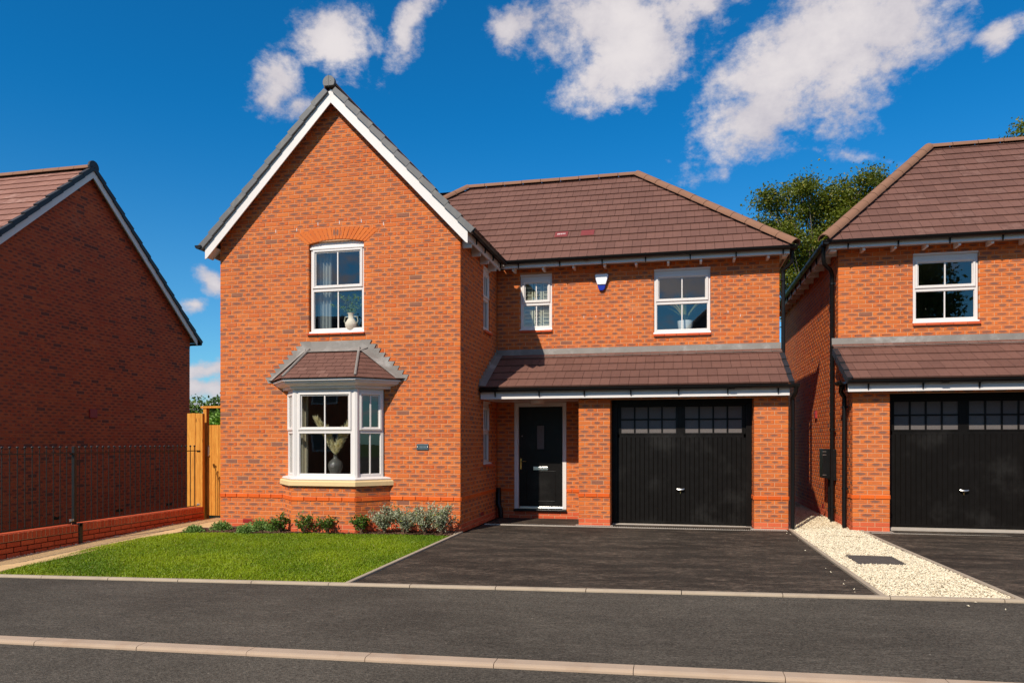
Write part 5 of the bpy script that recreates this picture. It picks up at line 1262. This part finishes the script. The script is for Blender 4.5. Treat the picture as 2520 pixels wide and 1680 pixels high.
for (x0, x1) in ((.52, .70), (.72, .875), (.895, 1.05)):
    b = MB(FRONT(YM + .12)); frame_ring(b, x0, x1, 3.72, 4.66, .022, .022, .03, .03, -.02, .0); b.build('stile', 'shutter', sh)
    for k in range(12):
        b = MB(FRONT(YM + .12)); z = 3.765 + .073 * k; b.add([(x0 + .02, -.022, z), (x1 - .02, -.022, z), (x1 - .02, .004, z + .048), (x0 + .02, .004, z + .048), (x0 + .02, -.018, z - .004), (x1 - .02, -.018, z - .004), (x1 - .02, .008, z + .042), (x0 + .02, .008, z + .042)], [(0, 1, 2, 3), (4, 7, 6, 5), (0, 4, 5, 1), (3, 2, 6, 7)]); b.build('louvre', 'shutter', sh)

# ================================================================ PLANTING
LAWN = [(-4.66, YK1 + .05), (-4.93, -2.4), (-4.90, -1.5), (-4.72, -.98), (-4.40, -.82), (-3.8, -.75), (-2.4, -.60), (-1.2, -.48), (-.35, -.42), (.012, -.50), (.012, YK1 + .05)]
def grass(poly, n, hmin, hmax, name, label):
    p = scatter(poly, n); n = len(p); patch = np.zeros(n)
    for k in range(26):
        kx, ky, ph = rng.normal(size=2) * 2.6, rng.random() * 6.28, 0; w_ = rng.random() * 6.28
        patch += np.sin(p[:, 0] * kx[0] + p[:, 1] * kx[1] + w_) * .2
    # thin, browner strip along the kerb
    edge = np.clip((p[:, 1] - (YK1 + .06)) / .22, 0, 1); keep = rng.random(n) < .25 + .75 * edge; p, patch, edge = p[keep], patch[keep], edge[keep]; n = len(p)
    pos = np.stack([p[:, 0], p[:, 1], gz(p[:, 0], p[:, 1]) - .012], 1)
    lean = rng.normal(size=(n, 2)) * .42; tg = unit(np.stack([lean[:, 0], lean[:, 1], np.ones(n)], 1)); h = rng.uniform(hmin, hmax, n) * (1 + .22 * np.clip(patch, -1, 1)) * (.5 + .5 * edge)
    a = rng.random(n) * 6.283; side = np.stack([np.cos(a), np.sin(a), np.zeros(n)], 1); wd = rng.uniform(.0028, .0055, n)[:, None]
    mid = pos + tg * h[:, None] * .55; tip = pos + tg * h[:, None] + np.stack([lean[:, 0], lean[:, 1], -.3 * np.ones(n)], 1) * (h * .35)[:, None]
    v = np.stack([pos - side * wd, pos + side * wd, mid + side * wd * .8, mid - side * wd * .8, tip], 1).reshape(-1, 3)
    f = (np.array([(0, 1, 2, 3), (3, 2, 4, 4)])[None] + 5 * np.arange(n)[:, None, None]).reshape(-1, 4)
    tri = np.concatenate([f[0::2][:, [0, 1, 2]], f[0::2][:, [0, 2, 3]], f[1::2][:, [0, 1, 2]]])
    c = rcol(n, 5); c[:, 0] = np.clip(np.repeat(.45 + .28 * patch + rng.normal(size=n) * .2 + .35 * (1 - edge), 5), 0, 1); c[:, 1] = np.repeat(rng.random(n) * (.97 + .25 * (1 - edge)), 5)
    o = np_mesh(name, v, tri, 'grass', None, c); tag(o, label, 'grass', kind='stuff')
grass(LAWN, 190000, .024, .050, 'lawn_grass', 'short green lawn in front of the bay window')

def chunks(name, p, z, size, mat, flat, label, cat):
    n = len(p); base = np.array([(1, 0, 0), (-1, 0, 0), (0, 1, 0), (0, -1, 0), (0, 0, 1), (0, 0, -1)], float); f = np.array([(0, 2, 4), (2, 1, 4), (1, 3, 4), (3, 0, 4), (2, 0, 5), (1, 2, 5), (3, 1, 5), (0, 3, 5)])
    sc = size[:, None] * np.stack([rng.uniform(.7, 1.35, n), rng.uniform(.5, 1.0, n), rng.uniform(.5, .9, n) * flat], 1)
    L = base[None] * sc[:, None, :] + rng.normal(size=(n, 6, 3)) * (size * .16)[:, None, None]
    a = rng.random(n) * 6.283; ca, sa = np.cos(a), np.sin(a); tx = rng.normal(size=n) * .5
    x = L[..., 0] * ca[:, None] - L[..., 1] * sa[:, None]; y = L[..., 0] * sa[:, None] + L[..., 1] * ca[:, None]; zz = L[..., 2] + x * tx[:, None] * .6
    v = np.stack([x + p[:, None, 0], y + p[:, None, 1], zz + z[:, None]], 2).reshape(-1, 3)
    o = np_mesh(name, v, (f[None] + 6 * np.arange(n)[:, None, None]).reshape(-1, 3), mat, None, rcol(n, 6)); tag(o, label, cat, kind='stuff')
p = np.concatenate([scatter([(5.335, YK1 + .07), (6.375, YK1 + .07), (6.375, 1.36), (5.335, 1.36)], 42000), scatter([(5.37, 1.3), (6.26, 1.3), (6.26, 9.4), (5.30, 9.4)], 18000)])
keep = ~((p[:, 0] > 5.535) & (p[:, 0] < 6.075) & (p[:, 1] > -2.285) & (p[:, 1] < -1.595)); p = p[keep]
chunks('gravel', p, gz(p[:, 0], p[:, 1]) + rng.uniform(-.006, .012, len(p)) + .018 * np.exp(-((p[:, 0] - 6.0) / .3) ** 2) * (p[:, 1] > .5), rng.uniform(.006, .0135, len(p)), 'gravel', .8, 'pale cream gravel strip between the two driveways', 'gravel')
BED = [(-4.62, -.92), (-4.3, -.80), (-3.8, -.73), (-2.4, -.58), (-1.2, -.46), (-.35, -.40), (-.02, -.46), (-.02, -.01), (BX + .97, -.01), (BX + .58, -.47), (BX - .58, -.47), (BX - .97, -.01), (-4.44, -.01)]
p = scatter(BED, 16000); z = gz(p[:, 0], p[:, 1]) + rng.uniform(-.004, .022, len(p))
chunks('bark_mulch', p, z, rng.uniform(.010, .026, len(p)), 'mulch', .35, 'dark bark mulch bed along the house front', 'mulch')
p = np.concatenate([scatter([(-4.40, -.10), (-3.30, -.10), (-3.30, -.01), (-4.40, -.01)], 700), scatter([(-3.35, -.12), (-3.1, -.32), (-2.95, -.30), (-3.2, -.02)], 300), scatter([(-.30, -.16), (-.02, -.30), (-.02, -.01), (-.3, -.01)], 260), scatter([(-5.465, -4.2), (-5.40, -4.2), (-5.42, .9), (-5.465, .9)], 420), scatter([(5.0, -4.25), (5.28, -4.25), (5.28, 1.2), (5.15, 1.2)], 14), scatter([(5.3, -4.75), (6.6, -4.75), (6.6, -4.4), (5.3, -4.4)], 9)])
chunks('wall_gravel', p, gz(p[:, 0], p[:, 1]) + rng.uniform(.0, .016, len(p)), rng.uniform(.006, .014, len(p)), 'gravel', .8, 'pale pebbles scattered along the wall foot', 'gravel')

def mound(x, y, r, h, label):
    z = float(gz(x, y)); root = empty('ground_cover_plant', (x, y, z), label, 'plant', 'low mound plants in the bed')
    n = 1700; d_ = unit(rng.normal(size=(n, 3))); d_[:, 2] = np.abs(d_[:, 2]); q = d_ * np.array([r, r, h]) * rng.uniform(.55, 1.0, (n, 1)) * (1 + .18 * np.sin(5 * np.arctan2(d_[:, 1], d_[:, 0]) + 3 * d_[:, 2]))[:, None] + np.array([x, y, z])
    leaf_mesh('foliage', q, 'leaf_mound', root, .030, .5, .6, .2, d_)
for a in ((-4.42, -.74, .155, .11, 'low grey-green mound plant at the path corner of the bed'), (-4.10, -.46, .165, .15, 'low rounded green plant on the mulch near the gable corner'), (-3.52, -.62, .16, .13, 'low green mound at the lawn edge in front of the air brick'),
          (-3.44, -.36, .18, .19, 'taller green mound against the air brick'), (-3.14, -.38, .15, .14, 'green mound beside the first dark shrub')): mound(*a)
def shrub(x, y, h, w_, nst, leaf, lmat, ls, label, group, seed, lean=0, lo=.15, per=60):
    random.seed(seed); z = float(gz(x, y)); root = empty('shrub', (x, y, z), label, 'shrub', group); b = MB(); pts = []; outs = []
    for k in range(nst):
        a = 2 * math.pi * k / nst + random.uniform(-.4, .4); rr = w_ * random.uniform(.35, 1.0) if k else w_ * .1; hh = h * random.uniform(.72, 1.05) * (1 - .42 * (rr / w_) ** 2)
        path = [(x, y, z - .02)]
        for i in range(1, 6):
            u = i / 5; path.append((x + math.cos(a) * rr * u ** 1.25 + lean * u + random.uniform(-.012, .012), y + math.sin(a) * rr * u ** 1.25 * .8, z + hh * u ** .85))
        b.tube(path, [.008, .007, .006, .005, .004, .002], 5)
        for i in range(per):
            u = lo + (1 - lo) * random.random() ** .7; j = min(4, int(u * 5)); t_ = u * 5 - j; P = [path[j][c] + (path[j + 1][c] - path[j][c]) * t_ for c in range(3)]
            sp = .03 + .02 * random.random(); pts.append([P[c] + random.gauss(0, sp * .6) for c in range(3)]); outs.append([math.cos(a) * .5 + random.gauss(0, .5), math.sin(a) * .5 + random.gauss(0, .5), .7])
    b.build('stem', 'stem', root, smooth=True); leaf_mesh('foliage', np.array(pts), lmat, root, ls, .4, .42, .15, np.array(outs))
for i, (x, y, h, w_, ln_) in enumerate(((-2.95, -.52, .30, .20, 0), (-2.48, -.60, .33, .22, .03), (-2.06, -.58, .31, .20, -.03), (-1.52, -.50, .31, .19, .0))):
    shrub(x, y, h, w_, 8, 0, 'leaf_dark', .058, ['glossy dark shrub beside the green mounds', 'open glossy shrub with wide-spread stems under the bay', 'sparse young shrub in front of the bay brickwork', 'dark leggy shrub next to the silver ones'][i], 'small evergreen shrubs under the bay', 40 + i, ln_, .35, [52, 44, 34, 46][i])
for i, (x, y, h, w_) in enumerate(((-1.16, -.42, .50, .24), (-.82, -.38, .47, .33), (-.50, -.36, .49, .33), (-.21, -.36, .54, .28))):
    shrub(x, y, h, w_, 22, 0, 'leaf_silver', .046, ['tall thin silver-leaved shrub at the foot of the bay', 'dense silver-leaved shrub in the middle of its clump', 'bushy silver-leaved shrub below the slate plaque', 'silver-leaved shrub by the gable corner and drive'][i], 'silver shrubs by the drive', 60 + i, 0, .20, 66)
random.seed(11)

def tree(name, x, y, z, h, crown, label, lmat, nleaf, lsize, seed, trunk_r=.22, cat='tree', group=None, clump=.5, shell=.35):
    """crown: list of (dx, dy, dz, rx, ry, rz) lobes filled with many leaf clumps, limbs run to each clump"""
    rs = np.random.default_rng(seed); random.seed(seed); root = empty(name, (x, y, z), label, cat, group)
    b = MB(); fork = z + h * .34; path = [(x, y, z - .2), (x + .1, y, z + h * .12), (x - .05, y + .1, fork), (x + .1, y, z + h * .62), (x, y, z + h * .9)]
    b.tube(path, [trunk_r, trunk_r * .85, trunk_r * .7, trunk_r * .4, trunk_r * .1], 8)
    P = []; O = []; B = []
    vol = np.array([c[3] * c[4] * c[5] for c in crown]); ncl = 190
    for c, wv in zip(crown, vol / vol.sum()):
        m = max(5, int(ncl * wv)); d_ = unit(rs.normal(size=(m, 3))); rad = rs.random((m, 1)) ** shell
        cen = np.array([x + c[0], y + c[1], z + c[2]]) + d_ * rad * np.array(c[3:6])
        for q in cen:
            if rs.random() < .45:
                s0 = np.array([x, y, max(fork, q[2] - rs.uniform(.2, .45) * h)]); mid = s0 * .45 + q * .55 + np.array([0, 0, .12 * h * .3])
                b.tube([tuple(s0), tuple(mid), tuple(q)], [trunk_r * .22, trunk_r * .12, trunk_r * .035], 5)
            k = int(nleaf / ncl * rs.uniform(.5, 1.5)); off = rs.normal(size=(k, 3)) * clump * rs.uniform(.55, 1.1) * np.array([1, 1, .7]); P.append(q + off); O.append(np.tile(unit((q - np.array([x, y, z + h * .5]))[None])[0], (k, 1))); B.append(np.full(k, rs.random()))
    b.build('trunk', 'bark', root, smooth=True); P = np.concatenate(P); leaf_mesh('crown', P, lmat, root, lsize, .5, .62, .2, np.concatenate(O) * .2 + rs.normal(size=(len(P), 3)) * .5, np.concatenate(B))
tree('birch_tree', 8.6, 18, 0, 11.7, [(-2.4, 0, 9.0, 1.0, 1.2, 1.2), (-1.4, 0, 9.6, 1.3, 1.4, 1.3), (-.5, 0, 10.4, 1.4, 1.5, 1.2), (.9, .2, 10.2, 1.5, 1.5, 1.4), (2.4, 0, 10.5, 1.4, 1.4, 1.2), (-.6, 0, 8.2, 1.6, 1.8, 1.4), (1.0, 0, 8.2, 1.7, 1.8, 1.5), (2.4, 0, 8.4, 1.6, 1.7, 1.6), (.0, 0, 6.3, 1.3, 1.5, 1.4), (-.2, 0, 4.8, 1.0, 1.2, 1.2)],
     'airy green tree rising behind the gap between the roofs', 'leaf_tree', 105000, .10, 5, .2, clump=.33, shell=.45)
tree('birch_tree', 17.7, 22, 0, 15.0, [(0, 0, 13.1, 1.4, 1.6, 1.5), (1.2, 0, 10.5, 2, 2, 2)], 'tree top showing over the ridge of the hipped house', 'leaf_tree', 20000, .12, 9, .22, clump=.4)
for i, (x, y, h, r_, lab) in enumerate(((-47.5, 58, 7.0, 2.1, 'dark pine in the distance beyond the side gate'), (-45.0, 60, 6.2, 1.8, 'round distant tree behind the timber gate'), (-43.6, 57, 6.9, 1.5, 'tall distant pine nearest the gable corner'), (-41.0, 60, 6.0, 2.0, 'distant tree half hidden by the gable'))):
    tree('distant_tree', x, y, -.6, h, [(0, 0, h * .78, r_ * .8, r_ * .8, h * .2), (-.5, 0, h * .55, r_, r_, h * .25), (.6, 0, h * .45, r_, r_, h * .25)], lab, 'leaf_far', 5200, .34, 20 + i, .16, group='distant trees past the gate', clump=.42)
hd = empty('hedge', (-43, 48, -.4), 'bright green hedge far behind the side gate', 'hedge'); n = 15000
q = np.stack([rng.uniform(-50, -30, n), 48 + rng.normal(size=n) * .6, -.4 + rng.random(n) ** .7 * (3.9 + .5 * np.sin(rng.uniform(0, 1, n) * 6))], 1); q[:, 2] += .4 * np.sin(q[:, 0] * 1.3) * (q[:, 2] > 1.5)
leaf_mesh('foliage', q, 'leaf_hedge', hd, .30, .5, .6); b = MB(); b.box(-50, -30, 47.9, 48.1, -.5, 2.0); b.build('stem', 'stem', hd)

# ================================================================ ACROSS THE STREET (seen in the panes)
simple('brick_plain', (.40, .12, .05), .9, .25, 3, .2, bmp=.3)
def opposite(x0, x1, yf, zr, label):
    op = empty('brick_house', ((x0 + x1) / 2, yf - 4.5, .1), label, 'house', 'houses across the street'); yr = yf - 4.6
    b = MB(); b.box(x0, x1, yf - 9, yf, -.4, 5.0); b.build('wall', 'brick_plain', op)
    b = MB(); b.add([(x0 - .4, yf + .4, 4.9), (x1 + .4, yf + .4, 4.9), (x1 + .4, yf - 9.4, 4.9), (x0 - .4, yf - 9.4, 4.9), (x0 + 3.8, yr, zr), (x1 - 3.8, yr, zr)], [(0, 1, 5, 4), (1, 2, 5), (2, 3, 4, 5), (3, 0, 4)]); oroof = b.build('roof', 'tile_grey', op)
    for k in range(15):
        u = k / 15; b = MB(); y_ = yf + .4 - 5 * u; b.box(x0 - .4 + 4.2 * u, x1 + .4 - 4.2 * u, y_ - .06, y_ + .01, 4.9 + (zr - 4.9) * u + .01, 4.9 + (zr - 4.9) * u + .055); b.build('tile_course', 'tile_grey', oroof)
    b = MB(); b.tube([(x0 - .4, yf + .4, 4.95), (x0 + 3.8, yr, zr + .05)], .12, 8); b.build('hip_tile', 'lead', oroof)
    for z in (1.0, 3.4):
        for x in (x0 + 1.5, x1 - 3):
            b = MB(); b.box(x, x + 1.4, yf - .02, yf + .03, z, z + 1.2); wv = b.build('window', 'white', op); b = MB(); b.box(x + .08, x + 1.32, yf + .03, yf + .034, z + .08, z + 1.12); b.build('pane', 'vase_dark', wv)
opposite(2.0, 13.0, -21, 9.3, 'brick house across the street with a grey hipped roof')
opposite(18.0, 28.0, -21, 9.0, 'brick house across the street beyond the tall tree')
opposite(-28.0, -12.0, -24, 9.0, 'wide brick house across the street facing the bay window')
tree('street_tree', -5, -31, 0, 9.5, [(0, 0, 6.0, 2.4, 2.2, 2.6), (.6, 0, 7.6, 1.6, 1.6, 1.3), (-1.2, 0, 5.0, 1.6, 1.6, 1.6)], 'leafy tree across the street between two houses', 'leaf_far', 12000, .22, 31, .2, group='trees across the street', clump=.45)
tree('street_tree', 15.3, -24, .2, 11.5, [(0, 0, 7.6, 1.9, 2.0, 2.8), (.3, 0, 9.8, 1.2, 1.2, 1.2), (-.8, 0, 6.0, 1.4, 1.6, 1.8)], 'tall leafy tree across the street beside the hipped house', 'leaf_far', 12000, .22, 33, .2, group='trees across the street', clump=.45)
tree('street_tree', -14, -37, -.3, 10.5, [(0, 0, 7.0, 3.0, 2.4, 2.6), (.6, 0, 9.0, 1.9, 1.6, 1.3)], 'broad tree rising behind the wide house across the street', 'leaf_far', 10000, .26, 35, .2, group='trees across the street', clump=.5)
tree('street_tree', -20, -38, -.3, 11.0, [(0, 0, 7.0, 3.0, 2.4, 2.6), (.6, 0, 9.4, 1.9, 1.6, 1.3)], 'taller tree rising over the ridge of the wide house', 'leaf_far', 10000, .26, 36, .2, group='trees across the street', clump=.5)
